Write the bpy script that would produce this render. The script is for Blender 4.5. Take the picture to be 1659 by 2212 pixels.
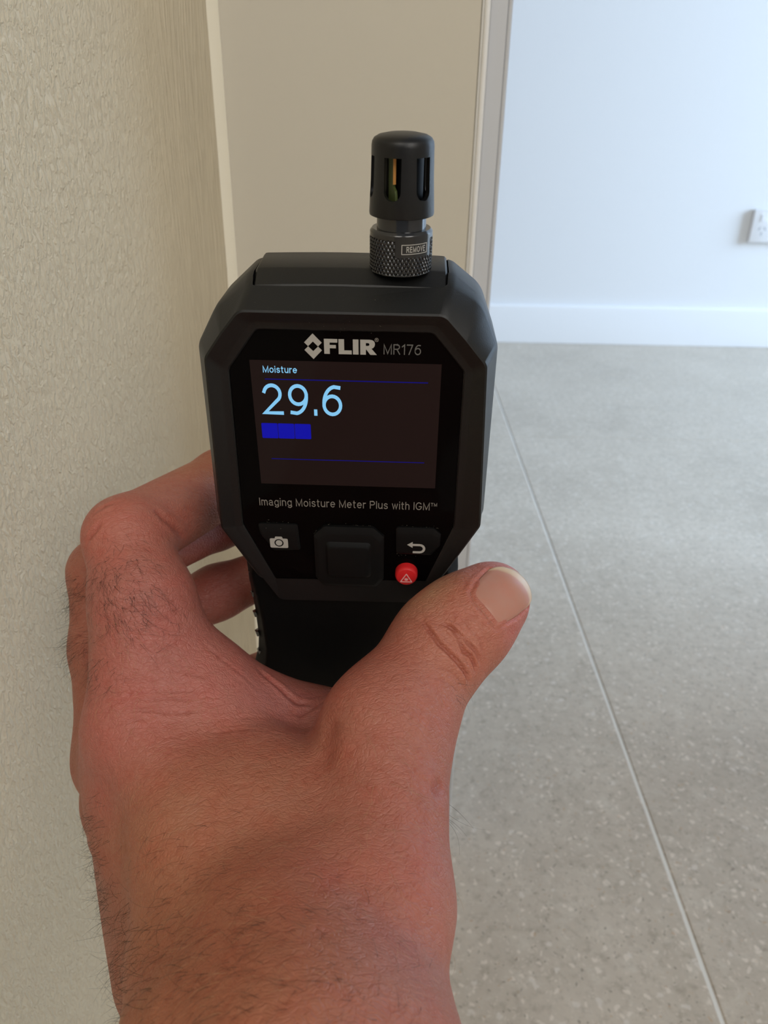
import bpy, bmesh, math, random
import numpy as np
from mathutils import Vector, Matrix
from mathutils.noise import noise as mnoise

for o in list(bpy.data.objects):
    bpy.data.objects.remove(o)
SC = bpy.context.scene
COL = SC.collection

# ------------------------------------------------------------------ camera
cam = bpy.data.cameras.new('camera')
cam_o = bpy.data.objects.new('camera', cam)
COL.objects.link(cam_o)
cam_o.matrix_world = Matrix(((0.999645, -0.022944, 0.013559, 0.000000), (0.022525, 0.455453, -0.889975, 0.000000), (0.014244, 0.889964, 0.455808, 0.500000), (0, 0, 0, 1)))
cam.sensor_fit = 'AUTO'
cam.sensor_width = 36.0
cam.lens = 36.0 * 1600.0 / 2212.0
cam.clip_start = 0.01
cam.dof.use_dof = True
cam.dof.focus_distance = 0.19
cam.dof.aperture_fstop = 24.0
SC.camera = cam_o

# ------------------------------------------------------------------ world, lights, exposure
SC.view_settings.view_transform = 'Standard'
SC.view_settings.look = 'None'
SC.view_settings.gamma = 1.0
SC.view_settings.use_curve_mapping = False
SC.view_settings.exposure = 0.0
w = bpy.data.worlds.new('world')
SC.world = w
w.use_nodes = True
w.node_tree.nodes['Background'].inputs['Color'].default_value = (0.86, 0.92, 1.0, 1)
w.node_tree.nodes['Background'].inputs['Strength'].default_value = 0.24


def area(name, loc, target, sx, sy, power, color):
    l = bpy.data.lights.new(name, 'AREA')
    l.shape = 'RECTANGLE'
    l.size, l.size_y, l.energy, l.color = sx, sy, power, color
    o = bpy.data.objects.new(name, l)
    COL.objects.link(o)
    o.location = loc
    o.rotation_euler = (Vector(target) - Vector(loc)).to_track_quat('-Z', 'Y').to_euler()
    return o


# far room: tall window on the right, cool daylight grazing the far wall
area('window_light_far', (4.1, 1.0, 1.35), (0.4, 1.6, 0.5), 1.4, 2.0, 338, (0.535, 0.74, 1.0))
# near room: window behind and to the right of the camera, neutral daylight
area('window_light_near', (0.95, -1.3, 1.5), (0.0, 0.3, 0.4), 0.9, 1.4, 19.0, (1.0, 0.96, 0.91))
# second opening above left behind the camera
area('window_light_left', (-0.28, -1.0, 1.55), (-0.05, 0.2, 0.4), 0.6, 0.8, 6.0, (1.0, 0.94, 0.84))


# ------------------------------------------------------------------ helpers
def srgb(r, g, b):
    f = lambda c: (c / 255 / 12.92) if c <= 10.3 else ((c / 255 + 0.055) / 1.055) ** 2.4
    return (f(r), f(g), f(b), 1.0)


class Mat:
    """small wrapper round a principled node tree"""

    def __init__(self, name, color=(0.8, 0.8, 0.8, 1), rough=0.5, spec=0.5, metal=0.0):
        self.m = bpy.data.materials.new(name)
        self.m.use_nodes = True
        self.t = self.m.node_tree
        self.b = self.t.nodes['Principled BSDF']
        self.b.inputs['Base Color'].default_value = color
        self.b.inputs['Roughness'].default_value = rough
        self.b.inputs['Specular IOR Level'].default_value = spec
        self.b.inputs['Metallic'].default_value = metal

    def n(self, kind, ins=None, **props):
        nd = self.t.nodes.new(kind)
        for k, v in props.items():
            setattr(nd, k, v)
        for k, v in (ins or {}).items():
            self.put(nd.inputs[k], v)
        return nd

    def put(self, sock, v):
        if isinstance(v, bpy.types.NodeSocket):
            self.t.links.new(v, sock)
        elif isinstance(v, bpy.types.Node):
            self.t.links.new(v.outputs[0], sock)
        else:
            sock.default_value = v

    def base(self, key, v):
        self.put(self.b.inputs[key], v)

    def math(self, op, a, b=0.5, c=None, clamp=False):
        nd = self.n('ShaderNodeMath', operation=op, use_clamp=clamp)
        self.put(nd.inputs[0], a)
        self.put(nd.inputs[1], b)
        if c is not None:
            self.put(nd.inputs[2], c)
        return nd.outputs[0]

    def mix(self, fac, a, b, blend='MIX'):
        nd = self.n('ShaderNodeMix', data_type='RGBA', blend_type=blend)
        self.put(nd.inputs[0], fac)
        self.put(nd.inputs[6], a)
        self.put(nd.inputs[7], b)
        return nd.outputs[2]

    def coord(self, scale=(1, 1, 1), kind='Object'):
        tc = self.n('ShaderNodeTexCoord')
        mp = self.n('ShaderNodeMapping')
        self.t.links.new(tc.outputs[kind], mp.inputs['Vector'])
        mp.inputs['Scale'].default_value = scale
        return mp.outputs[0]

    def noise(self, vec, scale, detail=2.0, rough=0.5, dist=0.0):
        nd = self.n('ShaderNodeTexNoise', {'Vector': vec, 'Scale': scale, 'Detail': detail, 'Roughness': rough, 'Distortion': dist})
        return nd.outputs['Fac']

    def voronoi(self, vec, scale, feature='F1', out='Distance', rnd=1.0):
        nd = self.n('ShaderNodeTexVoronoi', feature=feature)
        self.put(nd.inputs['Vector'], vec)
        self.put(nd.inputs['Scale'], scale)
        self.put(nd.inputs['Randomness'], rnd)
        return nd.outputs[out]

    def ramp(self, fac, stops):
        nd = self.n('ShaderNodeValToRGB')
        el = nd.color_ramp.elements
        while len(el) < len(stops):
            el.new(0.5)
        for e, (p, c) in zip(el, stops):
            e.position = p
            e.color = c if len(c) == 4 else (*c, 1)
        self.put(nd.inputs[0], fac)
        return nd.outputs[0]

    def rng(self, v, a, b, c=0.0, d=1.0):
        nd = self.n('ShaderNodeMapRange', {'Value': v, 'From Min': a, 'From Max': b, 'To Min': c, 'To Max': d})
        return nd.outputs[0]

    def bump(self, height, strength=0.3, dist=0.001, normal=None):
        nd = self.n('ShaderNodeBump', {'Height': height, 'Strength': strength, 'Distance': dist})
        if normal is not None:
            self.put(nd.inputs['Normal'], normal)
        self.put(self.b.inputs['Normal'], nd.outputs[0])
        return nd.outputs[0]


def obj(name, verts, faces, mat, parent=None, smooth=True, sharp=None):
    me = bpy.data.meshes.new(name)
    me.from_pydata([tuple(v) for v in verts], [], faces)
    return finish(name, me, mat, parent, smooth, sharp)


def finish(name, me, mat, parent=None, smooth=True, sharp=None):
    bm = bmesh.new()
    bm.from_mesh(me)
    bmesh.ops.recalc_face_normals(bm, faces=bm.faces)
    bm.to_mesh(me)
    bm.free()
    me.polygons.foreach_set('use_smooth', [smooth] * len(me.polygons))
    if smooth and sharp is not None:
        me.set_sharp_from_angle(angle=math.radians(sharp))
    me.materials.append(mat.m if isinstance(mat, Mat) else mat)
    o = bpy.data.objects.new(name, me)
    COL.objects.link(o)
    if parent is not None:
        o.parent = parent
    return o


def bm_obj(name, bm, mat, parent=None, smooth=True, sharp=30):
    me = bpy.data.meshes.new(name)
    bm.to_mesh(me)
    bm.free()
    return finish(name, me, mat, parent, smooth, sharp)


def tag(o, label, cat, group=None):
    o['label'] = label
    o['category'] = cat
    if group:
        o['group'] = group
    return o


def structure(o):
    o['kind'] = 'structure'
    return o


def round_poly(pts, radii, k=6):
    """closed 2D polygon with rounded corners; always len(pts)*(k+1) points"""
    n = len(pts)
    if not hasattr(radii, '__len__'):
        radii = [radii] * n
    out = []
    for i in range(n):
        p, a, b = Vector(pts[i]), Vector(pts[i - 1]), Vector(pts[(i + 1) % n])
        u, v = (a - p), (b - p)
        lu, lv = u.length, v.length
        u.normalize()
        v.normalize()
        ang = math.acos(max(-1, min(1, u.dot(v))))
        t = min(radii[i] / max(1e-6, math.tan(ang / 2)), lu * 0.48, lv * 0.48)
        p0, p1 = p + u * t, p + v * t
        for j in range(k + 1):
            s = j / k
            q = p0 * (1 - s) ** 2 + p * 2 * s * (1 - s) + p1 * s * s
            out.append((q.x, q.y))
    return out


def loft(name, rings, mat, parent=None, cap0=True, cap1=True, sharp=35, scale=0.001):
    """rings: equal-length lists of 3D points (mm)"""
    n = len(rings[0])
    verts = [(x * scale, y * scale, z * scale) for r in rings for x, y, z in r]
    faces = []
    for i in range(len(rings) - 1):
        for j in range(n):
            a, b = i * n + j, i * n + (j + 1) % n
            faces.append((a, b, b + n, a + n))
    if cap0:
        faces.append(tuple(range(n)))
    if cap1:
        faces.append(tuple((len(rings) - 1) * n + j for j in range(n)))
    return obj(name, verts, faces, mat, parent, True, sharp)


def lathe(name, prof, mat, parent=None, seg=64, centre=(0, 0, 0), sharp=35, scale=0.001):
    """prof: (radius, z) mm, closed at the axis where radius is 0"""
    verts, faces, idx = [], [], []
    for r, z in prof:
        if r < 1e-6:
            idx.append([len(verts)] * seg)
            verts.append((centre[0], centre[1], centre[2] + z))
        else:
            row = []
            for s in range(seg):
                a = 2 * math.pi * s / seg
                row.append(len(verts))
                verts.append((centre[0] + r * math.cos(a), centre[1] + r * math.sin(a), centre[2] + z))
            idx.append(row)
    for i in range(len(idx) - 1):
        for s in range(seg):
            q = [idx[i][s], idx[i][(s + 1) % seg], idx[i + 1][(s + 1) % seg], idx[i + 1][s]]
            u = []
            for v in q:
                if v not in u:
                    u.append(v)
            if len(u) > 2:
                faces.append(tuple(u))
    return obj(name, [tuple(c * scale for c in v) for v in verts], faces, mat, parent, True, sharp)


def box_bm(bm, x0, x1, y0, y1, z0, z1, bev=0.0, seg=2):
    r = bmesh.ops.create_cube(bm, size=1)
    vs = r['verts']
    for v in vs:
        v.co = Vector(((x0 + x1) / 2 + v.co.x * (x1 - x0), (y0 + y1) / 2 + v.co.y * (y1 - y0), (z0 + z1) / 2 + v.co.z * (z1 - z0)))
    if bev:
        es = list({e for v in vs for e in v.link_edges})
        bmesh.ops.bevel(bm, geom=es, offset=bev, segments=seg, profile=0.5, affect='EDGES')


def box(name, x0, x1, y0, y1, z0, z1, mat, parent=None, bev=0.0, seg=2):
    bm = bmesh.new()
    box_bm(bm, x0, x1, y0, y1, z0, z1, bev, seg)
    return bm_obj(name, bm, mat, parent)


def prism(name, pts, y0, y1, mat, parent=None, bev=0.0, holes=()):
    """flat outline in x,z (mm) from y0 to y1 (mm), optional holes, as one closed mesh"""
    cu = bpy.data.curves.new(name, 'CURVE')
    cu.dimensions = '2D'
    cu.fill_mode = 'BOTH'
    for raw in [pts, *holes]:
        loop = [q for i, q in enumerate(raw) if math.dist(q[:2], raw[i - 1][:2]) > 0.02]
        sp = cu.splines.new('POLY')
        sp.points.add(len(loop) - 1)
        for p, q in zip(sp.points, loop):
            p.co = (q[0], q[1], 0, 1)
        sp.use_cyclic_u = True
    cu.extrude = abs(y1 - y0) / 2 - bev
    cu.bevel_depth = bev
    cu.bevel_resolution = 2
    if bev:
        cu.offset = -bev
    t = bpy.data.objects.new(name, cu)
    COL.objects.link(t)
    me = bpy.data.meshes.new_from_object(t.evaluated_get(bpy.context.evaluated_depsgraph_get()))
    bpy.data.objects.remove(t)
    me.materials.clear()
    # x,y,z -> x, mid - z, y
    me.transform(Matrix(((.001, 0, 0, 0), (0, 0, -.001, (y0 + y1) / 2000), (0, .001, 0, 0), (0, 0, 0, 1))))
    return finish(name, me, mat, parent, True, 30)


# ------------------------------------------------------------------ a plain stroke alphabet for printed and lit lettering
def arc(cx, cy, rx, ry, a0, a1, n=14):
    return [(cx + rx * math.cos(math.radians(a0 + (a1 - a0) * i / n)), cy + ry * math.sin(math.radians(a0 + (a1 - a0) * i / n))) for i in range(n + 1)]


GLYPH = {
    'M': (.78, [[(0, 0), (0, 1), (.39, .04), (.78, 1), (.78, 0)]]),
    'o': (.54, [arc(.27, .36, .27, .36, 0, 360, 24)]),
    'i': (.0, [[(0, 0), (0, .72)], [(0, 1.0), (0, 1.02)]]),
    's': (.44, [arc(.22, .545, .2, .175, 25, 262, 12) + arc(.22, .185, .22, .185, 80, -155, 12)]),
    't': (.28, [[(.1, .96), (.1, .16)] + arc(.22, .14, .12, .14, 180, 280, 6), [(0, .72), (.27, .72)]]),
    'u': (.48, [[(0, .72), (0, .26)] + arc(.22, .25, .22, .25, 180, 330, 10) + [(.48, .3)], [(.48, .72), (.48, 0)]]),
    'r': (.26, [[(0, 0), (0, .72)], arc(.25, .42, .25, .29, 170, 80, 6)]),
    'e': (.54, [[(.02, .38), (.54, .38)] + arc(.27, .36, .27, .36, 3, 312, 20)]),
    '2': (.6, [arc(.29, .70, .28, .30, 165, -38, 14) + [(0, 0), (.6, 0)]]),
    '9': (.6, [arc(.3, .67, .29, .33, 0, 360, 24), [(.59, .67)] + arc(.17, .62, .42, .62, -4, -82, 10) + [(.06, .03)]]),
    '6': (.6, [arc(.3, .33, .29, .33, 0, 360, 24), [(.01, .33)] + arc(.43, .38, .42, .62, 176, 98, 10) + [(.54, .97)]]),
    '7': (.56, [[(0, 1), (.56, 1), (.2, 0)]]),
    '1': (.26, [[(0, .8), (.24, 1), (.24, 0)]]),
    'R': (.62, [[(0, 0), (0, 1), (.34, 1)] + arc(.34, .76, .25, .24, 90, -90, 10) + [(0, .52)], [(.32, .52), (.62, 0)]]),
    'P': (.58, [[(0, 0), (0, 1), (.32, 1)] + arc(.32, .74, .26, .26, 90, -90, 10) + [(0, .48)]]),
    'I': (.0, [[(0, 0), (0, 1)]]),
    'm': (.74, [[(0, 0), (0, .72)], arc(.185, .50, .185, .22, 170, 0, 8) + [(.37, 0)], [(.37, .5)] + arc(.555, .50, .185, .22, 180, 0, 8) + [(.74, 0)]]),
    'a': (.48, [arc(.23, .52, .21, .2, 160, 0, 8) + [(.44, .08), (.49, 0)], arc(.22, .2, .22, .2, 20, 380, 16)]),
    'g': (.5, [arc(.25, .37, .25, .35, 0, 360, 20), [(.5, .72), (.5, -.06)] + arc(.26, -.06, .24, .2, 0, -155, 9)]),
    'n': (.45, [[(0, 0), (0, .72)], arc(.225, .48, .225, .24, 170, 0, 8) + [(.45, 0)]]),
    'l': (.0, [[(0, 0), (0, 1)]]),
    'w': (.7, [[(0, .72), (.175, 0), (.35, .7), (.525, 0), (.7, .72)]]),
    'h': (.45, [[(0, 0), (0, 1)], arc(.225, .48, .225, .24, 170, 0, 8) + [(.45, 0)]]),
    'G': (.74, [arc(.38, .5, .38, .5, 42, 335, 22) + [(.74, .44), (.42, .44)]]),
    'T': (.6, [[(0, 1), (.6, 1)], [(.3, 1), (.3, 0)]]),
    'E': (.5, [[(.5, 0), (0, 0), (0, 1), (.5, 1)], [(0, .52), (.45, .52)]]),
    'O': (.76, [arc(.38, .5, .38, .5, 0, 360, 28)]),
    'V': (.64, [[(0, 1), (.32, 0), (.64, 1)]]),
    '.': (.0, [[(0, 0), (0, .1)]]),
    ' ': (.12, []),
}


def stroke_text(body, x0, x1, z, h, wt, y0, y1, gap=.2):
    """strokes as thin solid ribbons: x from x0 to x1 (mm), baseline z, capital height h, stroke weight wt"""
    wid = sum(GLYPH[c][0] for c in body) * h + (len(body) - 1) * (gap * h + wt) + wt
    kx = (x1 - x0) / wid
    vs, fs = [], []
    x = x0 / kx + wt / 2
    hh = h - wt
    for c in body:
        adv, strokes = GLYPH[c]
        for st in strokes:
            P = [Vector((x + p[0] * h, z + wt / 2 + p[1] * hh)) for p in st]
            n = len(P)
            closed = (P[0] - P[-1]).length < 1e-4
            b = len(vs)
            for i in range(n):
                a = P[i - 1] if i else (P[-2] if closed else None)
                d = P[i + 1] if i < n - 1 else (P[1] if closed else None)
                t0 = (P[i] - a).normalized() if a is not None else None
                t1 = (d - P[i]).normalized() if d is not None else None
                t0 = t0 or t1
                t1 = t1 or t0
                n0, n1 = Vector((-t0.y, t0.x)), Vector((-t1.y, t1.x))
                m = n0 + n1
                if m.length < 0.05:
                    m = n0.copy()
                m.normalize()
                off = wt / 2 / max(0.45, m.dot(n0))
                e = Vector((0, 0))
                if not closed and i == 0:
                    e = -t1 * wt * 0.5
                if not closed and i == n - 1:
                    e = t0 * wt * 0.5
                for s, yy in ((1, y0), (-1, y0), (-1, y1), (1, y1)):
                    q = P[i] + e + m * off * s
                    vs.append((q.x * kx, yy, q.y))
            for i in range(n - 1):
                o = b + i * 4
                for k in range(4):
                    fs.append((o + k, o + (k + 1) % 4, o + 4 + (k + 1) % 4, o + 4 + k))
            if not closed:
                fs += [(b, b + 1, b + 2, b + 3), (b + 4 * n - 4, b + 4 * n - 3, b + 4 * n - 2, b + 4 * n - 1)]
        x += adv * h + gap * h + wt
    return vs, fs


def text(name, body, x0, x1, z, h, y, mat, parent, wt=0.2, gap=.2):
    vs, fs = stroke_text(body, x0, x1, z, h, wt, y - 0.02, y + 0.02, gap)
    return obj(name, [(a / 1000, b / 1000, c / 1000) for a, b, c in vs], fs, mat, parent, False)


def boolean_cut(o, cutters):
    for c in cutters:
        md = o.modifiers.new('cut', 'BOOLEAN')
        md.operation = 'DIFFERENCE'
        md.object = c
        md.solver = 'EXACT'
    me = bpy.data.meshes.new_from_object(o.evaluated_get(bpy.context.evaluated_depsgraph_get()))
    old = o.data
    o.modifiers.clear()
    o.data = me
    bpy.data.meshes.remove(old)
    me.polygons.foreach_set('use_smooth', [True] * len(me.polygons))
    me.set_sharp_from_angle(angle=math.radians(32))
    for c in cutters:
        bpy.data.objects.remove(c)


# ------------------------------------------------------------------ materials of the setting
def wall_paint(name, col, brushed):
    m = Mat(name, col, 0.55, 0.3)
    v = m.coord((1, 1, 1), 'UV')            # u = metres from the corner, v = height
    sep = m.n('ShaderNodeSeparateXYZ', {'Vector': v})
    if brushed:
        # roller stipple away from the corner, brush strokes drawn down beside it
        warp = m.n('ShaderNodeCombineXYZ', {'X': m.math('MULTIPLY', sep.outputs[0], 1.0), 'Y': m.math('MULTIPLY', sep.outputs[1], 0.42)})
        st = m.noise(warp, 620, 3.0, 0.6, 0.6)
        st = m.rng(st, 0.40, 0.72)
        st2 = m.noise(warp, 190, 2.0, 0.5, 0.3)
        wav = m.noise(v, 14, 1.0, 0.5)
        u2 = m.math('ADD', sep.outputs[0], m.math('MULTIPLY', wav, 0.012))
        br = m.n('ShaderNodeCombineXYZ', {'X': u2, 'Y': m.math('MULTIPLY', sep.outputs[1], 0.02)})
        bs = m.noise(br, 1500, 2.0, 0.55, 0.0)
        bs2 = m.noise(br, 300, 1.0, 0.5, 0.0)
        edge = m.noise(v, 35, 2.0, 0.6)
        d = m.math('ADD', sep.outputs[0], m.math('MULTIPLY', m.math('SUBTRACT', edge, 0.5), 0.03))
        f = m.rng(d, 0.03, 0.085)
        brush = m.math('ADD', m.math('MULTIPLY', bs, 3.0), m.math('MULTIPLY', bs2, 1.1))
        stip = m.math('ADD', m.math('MULTIPLY', st, 0.9), m.math('MULTIPLY', st2, 0.6))
        hmix = m.n('ShaderNodeMix', {0: f, 2: brush, 3: stip}, data_type='FLOAT')
        m.bump(hmix.outputs[0], 0.65, 0.0012)
        m.base('Roughness', 0.42)
    else:
        st = m.noise(v, 240, 3.0, 0.6)
        m.bump(st, 0.12, 0.0004)
    return m


CREAM = (0.69, 0.60, 0.435, 1)
M_wall_left = wall_paint('cream_brushed_paint', CREAM, True)
M_panel = Mat('cream_smooth_paint', (0.575, 0.53, 0.435, 1), 0.45, 0.35)
_v = M_panel.coord((1, 1, 0.15))
M_panel.bump(M_panel.noise(_v, 160, 2), 0.06, 0.0005)
M_trim = Mat('white_gloss_paint', (0.78, 0.77, 0.74, 1), 0.3, 0.5)
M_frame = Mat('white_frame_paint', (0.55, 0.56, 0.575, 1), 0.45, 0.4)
M_far = Mat('white_wall_paint', (0.80, 0.80, 0.80, 1), 0.7, 0.2)
M_far.bump(M_far.noise(M_far.coord(), 180, 2), 0.05, 0.0005)
M_base = Mat('white_skirting_paint', (0.84, 0.84, 0.84, 1), 0.35, 0.4)
M_plastic = Mat('white_socket_plastic', (0.85, 0.85, 0.86, 1), 0.3, 0.5)
M_hole = Mat('dark_socket_hole', (0.32, 0.33, 0.36, 1), 0.8, 0.1)
M_grout = Mat('pale_grout', (0.74, 0.73, 0.69, 1), 0.9, 0.1)

# concrete-look porcelain with pale and dark chips
M_tile = Mat('concrete_look_tile', rough=0.42, spec=0.4)
_v = M_tile.coord((1, 1, 1), 'Generated')
_o = M_tile.n('ShaderNodeObjectInfo')
_g = M_tile.n('ShaderNodeNewGeometry')
_p = M_tile.n('ShaderNodeVectorMath', {0: _g.outputs['Position'], 1: (1, 1, 1)}, operation='MULTIPLY').outputs[0]
_c1 = M_tile.noise(_p, 3.5, 4.0, 0.6, 0.3)
_c2 = M_tile.noise(_p, 22, 4.0, 0.65, 0.5)
_c3 = M_tile.noise(_p, 130, 3.0, 0.65)
_b = M_tile.ramp(_c1, [(0.3, (0.433, 0.366, 0.291)), (0.5, (0.503, 0.429, 0.344)), (0.7, (0.573, 0.493, 0.403))])
_b = M_tile.mix(M_tile.math('MULTIPLY', M_tile.rng(_c2, 0.35, 0.75), 0.45), _b, (0.667, 0.578, 0.475, 1))
_b = M_tile.mix(M_tile.math('MULTIPLY', M_tile.rng(_c3, 0.50, 0.70), 0.6), _b, (0.333, 0.278, 0.213, 1))
_c4 = M_tile.noise(_p, 62, 4.0, 0.7, 0.8)
_b = M_tile.mix(M_tile.math('MULTIPLY', M_tile.rng(_c4, 0.52, 0.72), 0.45), _b, (0.66, 0.60, 0.51, 1))
_b = M_tile.mix(M_tile.math('MULTIPLY', M_tile.rng(_c4, 0.46, 0.30), 0.3), _b, (0.37, 0.33, 0.265, 1))
_w = M_tile.n('ShaderNodeVectorMath', {0: _p, 1: M_tile.n('ShaderNodeVectorMath', {0: M_tile.n('ShaderNodeTexNoise', {'Vector': _p, 'Scale': 110.0, 'Detail': 3.0}).outputs['Color'], 1: (0.011, 0.011, 0.0)}, operation='MULTIPLY').outputs[0]}, operation='ADD').outputs[0]
for _s, _lo, _hi, _col, _k in ((150, 0.20, 0.30, (0.782, 0.683, 0.582, 1), 0.60), (300, 0.22, 0.34, (0.667, 0.578, 0.485, 1), 0.5), (250, 0.14, 0.22, (0.196, 0.163, 0.126, 1), 0.6), (175, 0.10, 0.17, (0.460, 0.284, 0.145, 1), 0.55), (72, 0.13, 0.19, (0.690, 0.619, 0.543, 1), 0.7)):
    _off = M_tile.n('ShaderNodeVectorMath', {0: _w, 1: (_s * 0.37, _s * 0.11, 0.0)}, operation='ADD').outputs[0]
    _vn = M_tile.n('ShaderNodeTexVoronoi', {'Vector': _off, 'Scale': float(_s)})
    _sel = M_tile.n('ShaderNodeSeparateColor', {'Color': _vn.outputs['Color']})
    _m = M_tile.math('MULTIPLY', M_tile.rng(_vn.outputs['Distance'], _hi, _lo), M_tile.math('GREATER_THAN', _sel.outputs[0], 0.45))
    _b = M_tile.mix(M_tile.math('MULTIPLY', _m, _k), _b, _col)
_b = M_tile.mix(1.0, _b, (0.96, 0.975, 0.985, 1), 'MULTIPLY')
M_tile.base('Base Color', _b)
M_tile.base('Roughness', M_tile.rng(_c2, 0.3, 0.7, 0.36, 0.5))
M_tile.bump(M_tile.math('ADD', _c3, M_tile.math('MULTIPLY', _c2, 2.0)), 0.12, 0.0006)

# ------------------------------------------------------------------ the setting
FAR_Y = 2.012
NIB_Y = 0.40
BLOCK_END = 0.77          # end of the unseen wall added to block the far window's light


def slab(name, poly, z0, z1, mat, uvs=False):
    """vertical slab standing on the floor from a plan outline (metres)"""
    n = len(poly)
    verts = [(x, y, z0) for x, y in poly] + [(x, y, z1) for x, y in poly]
    faces = [(i, (i + 1) % n, n + (i + 1) % n, n + i) for i in range(n)] + [tuple(range(n)), tuple(range(n, 2 * n))]
    o = obj(name, verts, faces, mat, None, True, 30)
    if uvs:
        cx, cy = CORNER
        uv = o.data.uv_layers.new(name='UVMap')
        for lp in o.data.loops:
            c = o.data.vertices[lp.vertex_index].co
            uv.data[lp.index].uv = (math.hypot(c.x - cx, c.y - cy), c.z)
    return structure(o)


floor = box('floor', -0.9, 4.6, -2.2, FAR_Y + 0.1, -0.06, -0.0012, M_grout)
structure(floor)
bm = bmesh.new()
box_bm(bm, -0.5985, 0.5985, -0.5985, 0.5985, -0.012, 0.0, 0.0009, 1)
tile_me = None
for ix in range(-1, 4):
    for iy in range(-3, 1):
        cx, cy = 0.2165 + 0.6 + 1.2 * ix, 1.297 + 0.6 + 1.2 * iy
        if tile_me is None:
            t = bm_obj('tile', bm, M_tile, floor)
            tile_me = t.data
        else:
            t = bpy.data.objects.new('tile', tile_me)
            COL.objects.link(t)
            t.parent = floor
        t.location = (cx, cy, 0)
structure(box('light_block_wall', 1.2, 1.3, -2.1, BLOCK_END, 0.0, 2.5, M_far))  # added out of frame to keep far window light off the left wall
structure(box('wall_back', -0.9, 4.6, FAR_Y, FAR_Y + 0.1, -0.05, 2.5, M_far))

# skirting with a rounded top edge
prof = [(FAR_Y - 0.001, 0.0005), (FAR_Y - 0.014, 0.0005), (FAR_Y - 0.014, 0.094), (FAR_Y - 0.0125, 0.0985), (FAR_Y - 0.009, 0.101), (FAR_Y - 0.001, 0.101)]
k = len(prof)
structure(obj('baseboard_back', [(-0.88, y, z) for y, z in prof] + [(4.58, y, z) for y, z in prof],
              [(i, (i + 1) % k, k + (i + 1) % k, k + i) for i in range(k)] + [tuple(range(k)), tuple(range(k, 2 * k))], M_base, None, True, 40))

CORNER = (-0.0862, NIB_Y)
LW = math.radians(16)                       # the left wall opens a little towards the camera
ldir = (-math.sin(LW), -math.cos(LW))
lnor = (math.cos(LW), -math.sin(LW))


def lpt(u, d):
    return (CORNER[0] + ldir[0] * u + lnor[0] * d, CORNER[1] + ldir[1] * u + lnor[1] * d)


lw_poly = [lpt(0.0008, -0.06), lpt(0.0008, -0.0007), lpt(0.002, 0.0003), lpt(0.0078, 0.0), lpt(0.4, 0), lpt(1.3, 0), lpt(1.3, -0.1), lpt(0.4, -0.1)]
slab('wall_left', lw_poly, 0.0, 2.5, M_wall_left, True)
# smooth painted jamb panel
slab('trim_1', [(-0.0995, NIB_Y + 0.0006), (0.0338, NIB_Y), (0.0342, NIB_Y + 0.0004), (0.0342, NIB_Y + 0.05), (-0.0995, NIB_Y + 0.05)], 0.0, 2.5, M_panel)
# rounded paint fillet in the corner between wall and jamb, colour lightened as if catching light
fil = [(CORNER[0] - 0.004, NIB_Y + 0.0004)]
for j in range(9):
    a = j / 8
    p = Vector(lpt(0.0082, 0.0001)) * (1 - a) ** 2 + Vector((CORNER[0] + 0.0002, CORNER[1] - 0.0036)) * 2 * a * (1 - a) + Vector((CORNER[0] + 0.0016, NIB_Y + 0.0003)) * a * a
    fil.append((p.x, p.y))
slab('trim_2', fil, 0.0, 2.5, Mat('cream_gloss_highlight', (0.93, 0.87, 0.71, 1), 0.3, 0.8))
# white rounded bead, then the recessed white frame with its rounded edge
bead = [(0.0344, NIB_Y + 0.02), (0.0344, NIB_Y - 0.0002), (0.0349, NIB_Y - 0.0006), (0.0354, NIB_Y - 0.0002)]
for j in range(9):
    a = math.radians(180 - 150 * j / 8)
    bead.append((0.0368 + 0.0014 * math.cos(a), NIB_Y - 0.0004 - 0.0014 * math.sin(a) * 0.9))
bead += [(0.0385, NIB_Y + 0.003), (0.0385, NIB_Y + 0.02)]
slab('trim_3', bead, 0.0, 2.5, M_trim)
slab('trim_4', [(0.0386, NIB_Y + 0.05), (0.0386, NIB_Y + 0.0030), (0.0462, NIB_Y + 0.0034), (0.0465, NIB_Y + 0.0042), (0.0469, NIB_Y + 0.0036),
                (0.0477, NIB_Y + 0.0034), (0.0485, NIB_Y + 0.0040), (0.0488, NIB_Y + 0.0052), (0.0488, NIB_Y + 0.05)], 0.0, 2.5, M_frame)

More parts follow.
